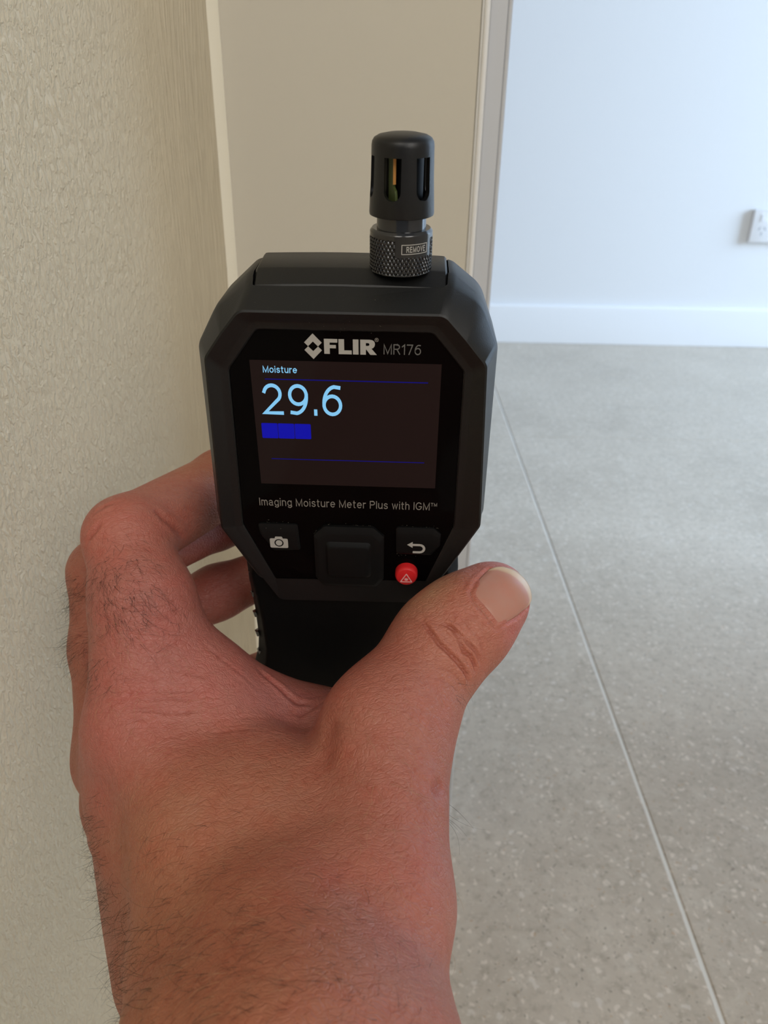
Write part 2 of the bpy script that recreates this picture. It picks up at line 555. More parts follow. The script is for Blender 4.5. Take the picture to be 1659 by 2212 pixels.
# ------------------------------------------------------------------ power outlet on the far wall
OX, OZ = 0.9385, 0.3045
po = bpy.data.objects.new('power_outlet', None)
COL.objects.link(po)
po.location = (OX, FAR_Y, OZ)
tag(po, 'white wall power outlet with rocker switch and pin holes above the far skirting', 'power outlet')
bm = bmesh.new()
box_bm(bm, -0.0585, 0.0585, -0.0115, -0.0003, -0.0395, 0.0395, 0.003, 3)
bm_obj('plate', bm, M_plastic, po)
for s in (-1, 1):
    cx = s * 0.031
    prism('switch_surround', round_poly([(cx * 1000 - 11, 8), (cx * 1000 + 11, 8), (cx * 1000 + 11, 30), (cx * 1000 - 11, 30)], 4), -12.1, -11.3, M_plastic, po, 0.2,
          [round_poly([(cx * 1000 - 8, 11), (cx * 1000 + 8, 11), (cx * 1000 + 8, 27), (cx * 1000 - 8, 27)], 3)])
    o = prism('switch', round_poly([(cx * 1000 - 7.5, 11.5), (cx * 1000 + 7.5, 11.5), (cx * 1000 + 7.5, 26.5), (cx * 1000 - 7.5, 26.5)], 2.6), -13.2, -11.2, M_plastic, po, 0.4)
    for hx, hz, rot in ((-6.5, -6, 30), (6.5, -6, -30), (0, -18, 0)):
        pts = []
        for px, pz in ((-1.1, -4.2), (1.1, -4.2), (1.1, 4.2), (-1.1, 4.2)):
            a = math.radians(rot)
            pts.append((cx * 1000 + hx + px * math.cos(a) + pz * math.sin(a), hz - px * math.sin(a) + pz * math.cos(a)))
        prism('pin_hole', pts, -11.75, -11.2, M_hole, po)

# ------------------------------------------------------------------ moisture meter
meter = bpy.data.objects.new('moisture_meter', None)
COL.objects.link(meter)
meter.matrix_world = Matrix(((0.999827, 0.018310, -0.003323, -0.012629), (-0.018561, 0.994038, -0.107443, 0.178158), (0.001336, 0.107486, 0.994206, 0.432889), (0, 0, 0, 1)))
bpy.context.view_layer.update()
tag(meter, 'black handheld moisture meter with colour screen, held upright in the hand', 'meter')

M_rubber = Mat('black_rubber', (0.0055, 0.0055, 0.0052, 1), 0.44, 0.40)
_v = M_rubber.coord((1, 1, 1))
M_rubber.bump(M_rubber.noise(_v, 2600, 2), 0.22, 0.00012)
_sc = M_rubber.rng(M_rubber.noise(M_rubber.coord((1, 1, 2.2)), 420, 5, 0.75), 0.63, 0.75)
M_rubber.base('Base Color', M_rubber.mix(M_rubber.math('MULTIPLY', _sc, 0.45), (0.0055, 0.0055, 0.0052, 1), (0.026, 0.029, 0.026, 1)))
M_grip = Mat('black_grip_plastic', (0.003, 0.003, 0.003, 1), 0.55, 0.12)
M_cap = Mat('satin_black_plastic', (0.005, 0.005, 0.005, 1), 0.38, 0.4)
_v = M_cap.coord((1, 1, 1))
M_cap.bump(M_cap.noise(_v, 1500, 3), 0.15, 0.00015)
M_gloss = Mat('gloss_black_metal', (0.010, 0.010, 0.0105, 1), 0.16, 0.75)
M_lens = Mat('gloss_black_lens', (0.002, 0.0015, 0.0015, 1), 0.07, 0.05)
M_lcd = Mat('dark_screen_glass', (0.006, 0.004, 0.0035, 1), 0.08, 0.06)
M_lcd.base('Emission Color', (0.016, 0.0085, 0.0075, 1))
M_lcd.base('Emission Strength', 0.6)
M_print = Mat('silver_grey_print', (0.40, 0.38, 0.34, 1), 0.5, 0.3)
M_print_dim = Mat('dark_grey_print', (0.135, 0.13, 0.12, 1), 0.5, 0.3)
M_print_dull = Mat('cream_grey_print', (0.24, 0.22, 0.19, 1), 0.5, 0.3)
M_key = Mat('black_key_rubber', (0.004, 0.0042, 0.0042, 1), 0.5, 0.2)
M_key.bump(M_key.noise(M_key.coord(), 1800, 3), 0.15, 0.00012)
M_red = Mat('red_key_plastic', (0.62, 0.018, 0.02, 1), 0.35, 0.4)
M_pink = Mat('pale_pink_print', (0.75, 0.38, 0.36, 1), 0.5, 0.3)


def glow(name, col, s):
    m = Mat(name, (0.002, 0.002, 0.004, 1), 0.4, 0.05)
    m.base('Emission Color', col)
    m.base('Emission Strength', s)
    return m


M_glow_text = glow('lit_pale_blue_pixels', (0.27, 0.66, 1.0, 1), 0.85)
M_glow_bar = glow('lit_blue_pixels', (0.006, 0.006, 0.36, 1), 0.95)
M_glow_line = glow('lit_dark_blue_line', (0.006, 0.005, 0.16, 1), 0.9)


def round3(pts, radii, k=6):
    n = len(pts)
    if not hasattr(radii, '__len__'):
        radii = [radii] * n
    out = []
    for i in range(n):
        p, a, b = Vector(pts[i]), Vector(pts[i - 1]), Vector(pts[(i + 1) % n])
        u, v = a - p, b - p
        lu, lv = u.length, v.length
        u.normalize()
        v.normalize()
        ang = math.acos(max(-1, min(1, u.dot(v))))
        t = min(radii[i] / max(1e-6, math.tan(ang / 2)), lu * 0.46, lv * 0.46)
        p0, p1 = p + u * t, p + v * t
        for j in range(k + 1):
            s = j / k
            out.append(tuple(p0 * (1 - s) ** 2 + p * 2 * s * (1 - s) + p1 * s * s))
    return out


# head of the housing: eight-cornered rings from the lens pocket over the raised rim to the back
LENS = [(-21.0, 25.4), (20.9, 25.4), (24.9, 20.7), (28.8, 16.0), (29.0, -29.5), (20.2, -54.8), (-19.6, -55.4), (-29.5, -30.8), (-28.6, 15.2), (-24.8, 20.3)]


def grow(poly, d):
    """offset an outline outwards by d mm"""
    n = len(poly)
    out = []
    for i in range(n):
        p, a, b = Vector(poly[i]), Vector(poly[i - 1]), Vector(poly[(i + 1) % n])
        e0, e1 = (p - a).normalized(), (b - p).normalized()
        n0, n1 = Vector((-e0.y, e0.x)), Vector((-e1.y, e1.x))
        m = (n0 + n1).normalized()
        out.append(p + m * (d / max(0.3, m.dot(n0))))
    return [(q.x, q.y) for q in out]


def ring(poly, ys, rad, k=6):
    if not hasattr(ys, '__len__'):
        ys = [ys] * len(poly)
    return round3([(x, y, z) for (x, z), y in zip(poly, ys)], rad, k)


def low(y_top, y_low):
    return [y_top, y_top, y_top, y_top, y_top, y_low, y_low, y_top, y_top, y_top]


RIDGE = [(-24.2, 30.3), (23.4, 30.3), (28.6, 24.6), (33.6, 18.6), (35.6, -27.4), (25.6, -49.5), (-26.0, -50.5), (-34.6, -30.4), (-33.2, 18.8), (-28.8, 24.8)]
OUT5 = [(-22.8, 34.7), (24.8, 35.0), (32.3, 30.6), (36.6, 20.6), (37.0, -28.0), (28.6, -49.0), (-29.6, -49.5), (-37.6, -31.5), (-36.6, 19.2), (-31.1, 28.8)]
OUT8 = [(-23.2, 36.5), (25.2, 37.0), (33.0, 31.0), (37.2, 20.4), (37.6, -29.0), (29.4, -49.0), (-30.6, -49.5), (-38.4, -32.0), (-37.5, 18.6), (-31.9, 28.8)]
R8 = [4, 4, 9, 6, 7, 5, 5, 7, 6, 9]
rings = [ring(LENS, 0.9, 2.2), ring(LENS, low(-0.35, -0.1), 2.2), ring(grow(LENS, 0.35), low(-0.7, -0.25), 2.3),
         ring(grow(LENS, 1.9), low(-0.95, -0.4), 2.8), ring(grow(LENS, 2.3), low(-1.15, -0.45), 2.8),
         ring(grow(RIDGE, -0.6), low(-2.7, -0.3), 3.2), ring(RIDGE, low(-3.0, 0.0), 3.4), ring(grow(RIDGE, 0.5), low(-2.75, 0.6), 3.6),
         ring(OUT5, low(4.2, 4.5), R8), ring(grow(OUT5, 0.5), 5.6, R8), ring(OUT8, 9.0, R8), ring(OUT8, 21.0, R8), ring(grow(OUT8, -1.2), 25.0, R8),
         ring(grow(OUT8, -5), 28.0, R8), ring(grow(OUT8, -10), 29.6, 5)]
housing = loft('housing', rings, M_rubber, meter, sharp=28)

# seam and top cover
def cover(name, g, mat, parent):
    prof = [(4.2 - g, 30), (4.2 - g, 34.2 + g), (4.5 - g, 34.6 + g), (9.0, 37.0 + g), (9.6, 37.25 + g), (21.0, 37.8 + g), (24.0 + g, 37.0 + g), (24.4 + g, 30)]
    rr = []
    for x, cut in ((-21.9 - g, 0.6), (-21.4 - g, 0.1), (-20.8, 0.0), (-14, -0.2), (-7, -0.35), (0, -0.4), (8, -0.35), (16, -0.2), (22.8, 0.0), (23.5 + g, 0.1), (24.0 + g, 0.6)):
        rr.append([(x + (0.9 if x > 0 else -0.9) * 0 , y + (cut if y < 5 and cut > 0 else 0), z - cut + 0.0) for y, z in prof])
    return loft(name, rr, mat, parent, sharp=24)


cut = cover('cutter', 0.38, M_rubber, meter)
boolean_cut(housing, [cut])
cover('top_cover', 0.0, M_cap, meter)

# handle: sections down the z axis
def hsec(z, fw, sw, bw, fy, by):
    return [(x, y, z) for x, y in round_poly([(-fw, fy), (fw, fy), (sw, fy + 7), (sw, by - 8), (bw, by), (-bw, by), (-sw, by - 8), (-sw, fy + 7)], [2, 2, 5, 6, 6, 6, 6, 5], 5)]


hs = [(-36, 25, 29, 20, 3, 25), (-44, 27.5, 31.5, 23, 1.6, 27), (-50, 29.0, 32.0, 24, 0.9, 27.5), (-57, 28.4, 31.9, 24, 0.7, 27.5), (-58, 28.3, 31.8, 24, 0.95, 27.5), (-68, 27.4, 31.2, 24, 1.0, 27), (-80, 26.9, 31.0, 24, 1.0, 27),
      (-86, 27.6, 31.6, 24, 1.0, 27), (-92, 29.6, 33.2, 25, 1.0, 27), (-102, 29.0, 32.4, 24, 1.0, 27), (-108, 27.5, 30.5, 22, 1.2, 26), (-112, 24, 27, 19, 3, 24), (-113.5, 19, 22, 15, 6, 21)]
handle = loft('handle', [hsec(*h) for h in hs], M_grip, meter, sharp=28)
for s in (-1, 1):
    for i in range(5):
        z = -53 - i * 8.2
        q = [(s * 31.0, 5.5, z + 1.0), (s * 31.9, 7.5, z), (s * 32.0, 17, z - 6.5), (s * 31.2, 19, z - 8.2), (s * 31.0, 18.6, z - 10.4), (s * 31.9, 16.8, z - 9.2), (s * 31.8, 8.5, z - 2.8), (s * 31.0, 6.3, z - 1.6)]
        inner = [(s * 30.2, y, zz) for _, y, zz in q]
        loft('grip_rib', [inner, q], M_gloss, meter, sharp=30)

# lens and screen
prism('lens', round_poly(grow(LENS, -0.12), 2.0, 6), 0.0, 0.85, M_lens, meter)
screen = prism('screen', [(-23.4, -17.55), (23.4, -17.55), (23.4, 17.55), (-23.4, 17.55)], -0.012, 0.0, M_lcd, meter)
text('reading_title', 'Moisture', -20.3, -11.9, 14.35, 1.75, -0.035, M_glow_text, screen, 0.24, .16)
text('reading', '29.6', -21.0, -0.9, 3.0, 8.5, -0.035, M_glow_text, screen, 0.98, .18)
for i in range(3):
    x0 = -21.9 + i * 4.27
    prism('level_segment', round_poly([(x0, -3.75), (x0 + 4.15, -3.75), (x0 + 4.15, 0.55), (x0, 0.55)], 0.3), -0.03, -0.012, M_glow_bar, screen)
prism('screen_rule', [(-20.0, 12.5), (20.3, 12.5), (20.3, 12.78), (-20.0, 12.78)], -0.025, -0.012, M_glow_line, screen)
prism('screen_rule', [(-20.0, -9.95), (20.2, -9.95), (20.2, -9.72), (-20.0, -9.72)], -0.025, -0.012, M_glow_line, screen)

# maker's mark, model and legend printed on the lens
mk = [[(0, 3.15), (2.12, 0.72), (1.28, -0.12), (0, 1.12), (-1.28, -0.12), (-2.12, 0.72)], [(0, -3.15), (2.12, -0.86), (1.28, -0.02 - 0.1), (0, -1.3), (-1.28, -0.12), (-2.12, -0.86)]]
MX, MZ = -7.65, 21.35
bmk = bmesh.new()
top = [(MX + x, MZ + z) for x, z in [(0, 3.2), (2.12, 0.95), (1.2, 0.02), (0, 1.2), (-1.2, 0.02), (-2.12, 0.95)]]
bot = [(MX + x, MZ + z) for x, z in [(0, -3.2), (-2.12, -0.95), (-1.2, -0.02), (0, -1.2), (1.2, -0.02), (2.12, -0.95)]]
for part in (top, bot):
    prism('logo', part, -0.04, 0.0, M_print, meter)
FX, FZ, FH = -5.0, 19.55, 3.75
letters = {
    'F': [(0, 0), (0, 1), (.86, 1), (.86, .76), (.36, .76), (.36, .60), (.76, .60), (.76, .38), (.36, .38), (.36, 0)],
    'L': [(0, 0), (0, 1), (.36, 1), (.36, .26), (.84, .26), (.84, 0)],
    'I': [(0, 0), (0, 1), (.36, 1), (.36, 0)],
}
x = FX
for ch, wd in (('F', .93), ('L', .92), ('I', .47)):
    prism('logo_letter', [(x + px * FH, FZ + pz * FH) for px, pz in letters[ch]], -0.04, 0.0, M_print, meter)
    x += wd * FH
R_out = [(0, 0), (0, 1), (.62, 1), (.78, .97), (.88, .90), (.93, .80), (.94, .69), (.91, .56), (.83, .46), (.72, .41), (1.06, 0), (.64, 0), (.38, .36), (.36, .36), (.36, 0)]
R_in = [(.36, .78), (.50, .78), (.57, .75), (.59, .69), (.57, .62), (.50, .59), (.36, .59)]
prism('logo_letter', [(x + px * FH, FZ + pz * FH) for px, pz in R_out], -0.04, 0.0, M_print, meter, 0, [[(x + px * FH, FZ + pz * FH) for px, pz in R_in]])
RX = x + 1.02 * FH
circ = lambda cx, cz, r, n=24: [(cx + r * math.cos(2 * math.pi * i / n), cz + r * math.sin(2 * math.pi * i / n)) for i in range(n)]
prism('registered_mark', circ(RX + .1, FZ + FH * 1.0, 0.48), -0.03, 0.0, M_print_dull, meter, 0, [circ(RX + .1, FZ + FH * 1.0, 0.39)])
text('registered_mark', 'R', RX - .12, RX + .32, FZ + FH * 1.0 - .27, 0.55, -0.02, M_print_dull, meter, 0.09)
text('model_print', 'MR176', 9.3, 18.3, 19.75, 2.6, -0.02, M_print_dim, meter, 0.27, .17)
text('legend_print', 'Imaging Moisture Meter Plus with IGM', -24.4, 22.2, -24.6, 2.45, -0.02, M_print_dull, meter, 0.25, .18)
text('legend_print', 'TM', 22.5, 24.2, -23.3, 1.1, -0.02, M_print_dull, meter, 0.16, .2)


# keys
def key(name, outline, h, mat, inset, rad, parent, drop=0.0, top_in=None):
    """raised key: base outline, side wall, chamfer (wider on its upper edge), face"""
    zc = max(z for _, z in outline)
    zl = min(z for _, z in outline)
    tin = top_in if top_in is not None else inset
    def face(i):
        g = grow(outline, -i)
        return [(x, z - (tin - inset) * (z - zl) / (zc - zl) * (i / inset)) for x, z in g]
    k = 5
    r0 = [(x, 0.2, z) for x, z in round_poly(outline, rad, k)]
    r1 = [(x, -h * 0.62, z) for x, z in round_poly(outline, rad, k)]
    r2 = [(x, -h * 0.95, z) for x, z in round_poly(face(inset * 0.75), rad, k)]
    r3 = [(x, -h, z) for x, z in round_poly(face(inset), rad, k)]
    return loft(name, [r0, r1, r2, r3], mat, parent, sharp=25)


ck = key('camera_key', [(-25.3, -30.3), (-14.2, -30.3), (-13.8, -39.0), (-21.5, -39.4), (-25.0, -33.5)], 0.9, M_key, 0.7, 0.8, meter, top_in=2.4)
CXK, CZK = -19.75, -36.45
cam_shape = round_poly([(CXK - 2.55, CZK - 1.75), (CXK + 2.55, CZK - 1.75), (CXK + 2.55, CZK + 1.45), (CXK + 1.15, CZK + 1.45), (CXK + 0.95, CZK + 2.1), (CXK - 0.95, CZK + 2.1), (CXK - 1.15, CZK + 1.45), (CXK - 2.55, CZK + 1.45)], [.45, .45, .45, .1, .35, .35, .1, .45], 4)
prism('camera_icon', cam_shape, -0.95, -0.88, M_print, ck, 0, [circ(CXK, CZK - .05, 1.3, 32)])
prism('camera_icon_lens', circ(CXK, CZK - .05, 0.93, 32), -0.95, -0.88, M_print, ck)

pad = key('navigation_ring', [(-6.8, -30.4), (6.9, -30.4), (9.9, -33.4), (9.9, -48.2), (7.8, -51.2), (-7.6, -51.2), (-9.8, -48.2), (-9.8, -33.4)], 1.5, M_key, 1.3, 1.2, meter, top_in=2.6)
pk = key('select_key', [(-6.6, -35.0), (6.4, -35.0), (6.4, -47.4), (-6.6, -47.4)], 2.3, M_key, 0.8, 1.4, meter, top_in=1.7)
rk = key('return_key', [(13.2, -30.2), (23.6, -30.2), (25.7, -32.2), (25.6, -36.0), (23.2, -39.4), (13.4, -39.2)], 0.9, M_key, 0.7, 0.8, meter, top_in=2.2)
# return arrow: head and a bent bar
AX, AZ = 18.8, -36.7
arrow = [(AX - 2.4, AZ + .95), (AX - .85, AZ + 1.95), (AX - .85, AZ + 1.3), (AX + 1.15, AZ + 1.3)]
for j in range(9):
    a = math.radians(90 - 180 * j / 8)
    arrow.append((AX + 1.15 + 1.6 * math.cos(a), AZ - .3 + 1.6 * math.sin(a)))
arrow += [(AX - .75, AZ - 1.9), (AX - .75, AZ - 1.2), (AX + 1.15, AZ - 1.2)]
for j in range(9):
    a = math.radians(-90 + 180 * j / 8)
    arrow.append((AX + 1.15 + .9 * math.cos(a), AZ - .3 + .9 * math.sin(a)))
arrow += [(AX - .85, AZ + .6), (AX - .85, AZ - .05)]
prism('return_icon', arrow, -0.95, -0.88, M_print, rk)
# red laser key
LX, LZ = 16.45, -46.0
lk = lathe('laser_key', [(0, 2.9), (1.6, 2.86), (2.7, 2.6), (3.05, 2.2), (3.2, 1.6), (3.25, -0.1), (0, -0.1)], M_red, meter, 40)
lk.data.transform(Matrix(((1, 0, 0, LX / 1000), (0, 0, -1, 0), (0, 1, 0, LZ / 1000), (0, 0, 0, 1))))
tri = lambda s: [(LX + s * math.sin(math.radians(120 * i)), LZ - .5 + s * math.cos(math.radians(120 * i))) for i in range(3)]
tri_o, tri_i = round_poly(tri(2.15), .2, 3), round_poly(tri(1.6), .12, 3)
prism('laser_icon', tri_o, -2.96, -2.84, M_pink, lk, 0, [tri_i])
st = []
for i in range(20):
    r = .62 if i % 2 else .34
    st.append((LX + r * math.sin(math.pi * i / 10), LZ - .55 + r * math.cos(math.pi * i / 10)))
prism('laser_icon', st, -2.98, -2.84, M_pink, lk)

# dust caught along the upper edges of the keys
rnd = random.Random(5)
dv, df = [], []
for (x0, x1, z, n) in ((-24, -15.5, -30.6, 36), (-6.5, 6.6, -30.9, 90), (14, 25, -30.6, 60), (-9.9, -8.5, -33, 8), (13, 20, -39.8, 10), (6.6, 9.9, -33.5, 14), (-19, 20, 27.5, 16), (-22, 24, 31.5, 26)):
    for _ in range(n):
        cx, cz = rnd.uniform(x0, x1), z + rnd.gauss(0, 0.45 if z < 0 else 1.6)
        yy = -0.15 if z < 0 else (-1.6 if z < 29 else -2.6 + (z - 30) * 1.1)
        if -30 > z > -35:
            yy = -0.06 - max(0, (z - cz)) * 0.75
        s = rnd.uniform(0.03, 0.085)
        b = len(dv)
        for q in ((1, 0, 0), (-.6, .3, .9), (-.5, -.2, -.9), (0, -1.3, 0)):
            dv.append(((cx + q[0] * s * rnd.uniform(.6, 2)) / 1000, (yy + q[1] * s) / 1000, (cz + q[2] * s) / 1000))
        df += [(b, b + 1, b + 2), (b, b + 1, b + 3), (b + 1, b + 2, b + 3), (b, b + 2, b + 3)]
dust = obj('dust', dv, df, Mat('pale_dust', (0.22, 0.20, 0.16, 1), 0.9, 0.1), meter, False)
dust['kind'] = 'stuff'

# humidity sensor on the top cover
SX, SY = 12.75, 11.6
cap_o = lathe('sensor_cap', [(0, 66.5), (3.4, 66.35), (5.4, 65.95), (6.4, 65.4), (6.85, 64.7), (6.98, 63.9), (7.0, 62.5), (7.15, 57), (7.5, 50.0), (7.42, 49.55), (7.1, 49.4), (6.1, 49.5), (6.0, 63.0), (0, 63.6)], M_cap, meter, 96, (SX, SY, 0))
cutters = []
for i in range(6):
    a = math.radians(-107 + 60 * i)
    bmc = bmesh.new()
    out2 = [(-1.95, 62.0), (1.95, 62.0)]
    for j in range(13):
        b = math.radians(-180 * j / 12)
        out2.append((1.95 * math.cos(b), 55.2 + 1.95 * math.sin(b)))
    c = obj('cutter', [(0.001 * (SX + d * math.cos(a) - u * math.sin(a)), 0.001 * (SY + d * math.sin(a) + u * math.cos(a)), 0.001 * z) for d in (4.6, 9.0) for u, z in out2],
            [(i2, (i2 + 1) % 15, 15 + (i2 + 1) % 15, 15 + i2) for i2 in range(15)] + [tuple(range(15)), tuple(range(15, 30))], M_cap, meter, False)
    cutters.append(c)
boolean_cut(cap_o, cutters)
# circuit board seen through the slots
pcb = Mat('green_circuit_board', (0.09, 0.12, 0.035, 1), 0.4, 0.5)
cu = Mat('copper_edge', (0.75, 0.36, 0.10, 1), 0.35, 0.4)
bo = prism('circuit_board', [(-0.9, 51.0), (-0.9, 54.2), (-0.5, 55.2), (0.7, 55.8), (0.7, 62.6), (3.5, 62.6), (3.5, 51.0)], -0.28, 0.28, pcb, meter)
MB_ = Matrix.Translation(((SX - 1.45) / 1000, (SY - 4.6) / 1000, 0)) @ Matrix.Rotation(math.radians(112), 4, 'Z')
bo.data.transform(MB_)
eg = prism('board_edge', [(0.4, 56.4), (0.72, 56.4), (0.72, 61.6), (0.4, 61.6)], -0.31, 0.31, cu, bo)
eg.data.transform(MB_)
lathe('sensor_core', [(0, 63.2), (3.9, 63.1), (4.3, 62.6), (4.3, 51.8), (0, 51.6)], M_grip, meter, 32, (SX + 0.5, SY + 1.3, 0))
lathe('sensor_neck', [(0, 52), (5.5, 52), (5.75, 50.5), (5.75, 46.7), (5.9, 46.2), (6.0, 45.0), (0, 45.0)], M_gloss, meter, 64, (SX, SY, 0))

# collar with a diamond knurl, left smooth behind the label and in a plain top band
NA, NZ, z0, z1 = 576, 72, 37.0, 46.6
vs, fs = [], []
la = math.radians(-62)                       # bearing of the smooth label patch
for iz in range(NZ + 1):
    z = z0 + (z1 - z0) * iz / NZ
    for ia in range(NA):
        a = 2 * math.pi * ia / NA
        r = 7.35
        if z > 46.0:
            r -= (z - 46.0) * 0.9
        da = (a - la + math.pi) % (2 * math.pi) - math.pi
        lab = abs(da) < 0.66 and z > 41.2
        if 37.2 < z < 44.9 and not lab:
            p1 = abs(((a * 23 / math.pi + (z - 37) * 0.62) % 1) - .5) * 2
            p2 = abs(((a * 23 / math.pi - (z - 37) * 0.62) % 1) - .5) * 2
            r += 0.26 * min(1, 1.6 * p1) * min(1, 1.6 * p2) - 0.2
        vs.append(((SX + r * math.cos(a)) / 1000, (SY + r * math.sin(a)) / 1000, z / 1000))
for iz in range(NZ):
    for ia in range(NA):
        b, c = iz * NA + ia, iz * NA + (ia + 1) % NA
        fs.append((b, c, c + NA, b + NA))
fs += [tuple(range(NA)), tuple(NZ * NA + i for i in range(NA))]
collar = obj('sensor_collar', vs, fs, M_gloss, meter, True, 18)


def wrap(me, rad, bearing):
    """lay flat print (x along, y up, mm) round the collar"""
    for v in me.vertices:
        a = bearing + v.co.x / rad
        r = rad + v.co.z
        v.co = ((SX + r * math.cos(a)) / 1000, (SY + r * math.sin(a)) / 1000, v.co.y / 1000)


M_etch = Mat('etched_label_print', (0.42, 0.40, 0.36, 1), 0.4, 0.4)
lv, lf = stroke_text('REMOVE', -1.75, 3.15, 42.5, 1.3, 0.2, 0.0, 0.05, .22)
lm = bpy.data.meshes.new('label_print')
lm.from_pydata([(a, c, b) for a, b, c in lv], [], lf)
wrap(lm, 7.37, la - 0.06)
finish('label_print', lm, M_etch, collar, False)
fr = []
ff = []
bmf = bmesh.new()
for (xa, xb, za, zb) in ((-2.75, 3.9, 44.1, 44.25), (-2.75, 3.9, 42.05, 42.2), (-2.9, -2.72, 42.05, 44.25), (3.72, 3.9, 42.05, 44.25)):
    nst = 24 if xb - xa > 1 else 1
    for i in range(nst):
        box_bm(bmf, xa + (xb - xa) * i / nst, xa + (xb - xa) * (i + 1) / nst, za, zb, -0.02, 0.04)
fm = bpy.data.meshes.new('label_frame')
bmf.to_mesh(fm)
bmf.free()
wrap(fm, 7.37, la - 0.06)
finish('label_frame', fm, M_etch, collar, False)

# ------------------------------------------------------------------ the hand
# joints of the left hand, wrist and forearm: x, y, z, radius in metres
HAND = {
    'body': [
        [(-0.0044, 0.0714, 0.3499, 0.0153), (-0.0037, 0.0836, 0.3452, 0.0140), (0.0004, 0.1048, 0.3492, 0.0136)],
        [(-0.0287, 0.0730, 0.3450, 0.0157), (-0.0330, 0.0858, 0.3395, 0.0156), (-0.0391, 0.0988, 0.3364, 0.0169)],
        [(-0.0151, 0.0673, 0.3577, 0.0148), (-0.0169, 0.0795, 0.3529, 0.0168), (-0.0208, 0.0940, 0.3506, 0.0171)],
        [(-0.0223, 0.0960, 0.3458, 0.0156), (-0.0417, 0.1208, 0.3466, 0.0139), (-0.0664, 0.1509, 0.3556, 0.0141)],
        [(-0.0738, 0.1559, 0.3436, 0.0129), (-0.0631, 0.1371, 0.3307, 0.0140)],
        [(-0.0319, 0.1013, 0.3368, 0.0155), (-0.0823, 0.1650, 0.3287, 0.0121)],
        [(-0.0399, 0.1082, 0.3219, 0.0167), (-0.0864, 0.1715, 0.3044, 0.0121)],
        [(-0.0501, 0.1117, 0.3137, 0.0162), (-0.0905, 0.1774, 0.2830, 0.0116)],
        [(-0.0335, 0.1389, 0.3489, 0.0154), (-0.0120, 0.1126, 0.3473, 0.0159)],
        [(-0.0420, 0.1265, 0.3445, 0.0149), (-0.0136, 0.1320, 0.3457, 0.0159)],
        [(-0.0664, 0.1668, 0.3801, 0.0112), (-0.0498, 0.1607, 0.3545, 0.0137)],
        [(-0.0504, 0.1586, 0.3571, 0.0145), (-0.0327, 0.1636, 0.3421, 0.0134), (-0.0201, 0.1656, 0.3368, 0.0125), (-0.0058, 0.1541, 0.3513, 0.0135)],
    ],
    'thumb': [
        [(0.0004, 0.1048, 0.3492, 0.0136), (-0.0003, 0.1440, 0.3644, 0.0157)],
        [(-0.0003, 0.1440, 0.3644, 0.0157), (0.0142, 0.1648, 0.3760, 0.0128)],
        [(0.0142, 0.1648, 0.3760, 0.0128), (0.0213, 0.1694, 0.3804, 0.0119), (0.0282, 0.1747, 0.3840, 0.0104)],
    ],
    'index': [
        [(-0.0667, 0.1514, 0.3567, 0.0141), (-0.0690, 0.1694, 0.3852, 0.0133), (-0.0756, 0.1820, 0.3969, 0.0113)],
        [(-0.0756, 0.1820, 0.3969, 0.0113), (-0.0570, 0.2240, 0.3950, 0.0109)],
        [(-0.0570, 0.2240, 0.3950, 0.0109), (-0.0403, 0.2340, 0.4008, 0.0092)],
    ],
    'middle': [
        [(-0.0823, 0.1650, 0.3287, 0.0119), (-0.0863, 0.1787, 0.3601, 0.0099), (-0.0901, 0.1951, 0.3769, 0.0101)],
        [(-0.0901, 0.1951, 0.3769, 0.0101), (-0.0629, 0.2323, 0.3751, 0.0091)],
        [(-0.0629, 0.2323, 0.3751, 0.0091), (-0.0390, 0.2409, 0.3814, 0.0081)],
    ],
    'ring': [
        [(-0.0864, 0.1715, 0.3044, 0.0118), (-0.0948, 0.2002, 0.3452, 0.0097)],
        [(-0.0948, 0.2002, 0.3452, 0.0097), (-0.0622, 0.2206, 0.3534, 0.0094)],
        [(-0.0622, 0.2206, 0.3534, 0.0094), (-0.0380, 0.2273, 0.3614, 0.0083)],
    ],
    'little': [
        [(-0.0905, 0.1774, 0.2830, 0.0110), (-0.0904, 0.1988, 0.3029, 0.0087)],
        [(-0.0904, 0.1988, 0.3029, 0.0087), (-0.0612, 0.2163, 0.3143, 0.0080)],
        [(-0.0612, 0.2163, 0.3143, 0.0080), (-0.0445, 0.2224, 0.3191, 0.0074)],
    ],
}
HAND['forearm'] = [
    [(-0.0015, 0.0714, 0.3499, 0.0157), (0.0075, 0.02, 0.343, 0.019), (0.010, -0.070, 0.333, 0.022)],
    [(-0.0313, 0.0729, 0.3450, 0.0162), (-0.0325, 0.02, 0.338, 0.019), (-0.032, -0.070, 0.327, 0.023)],
    [(-0.0151, 0.0673, 0.3577, 0.0148), (-0.012, 0.02, 0.350, 0.020), (-0.010, -0.070, 0.341, 0.024)],
]
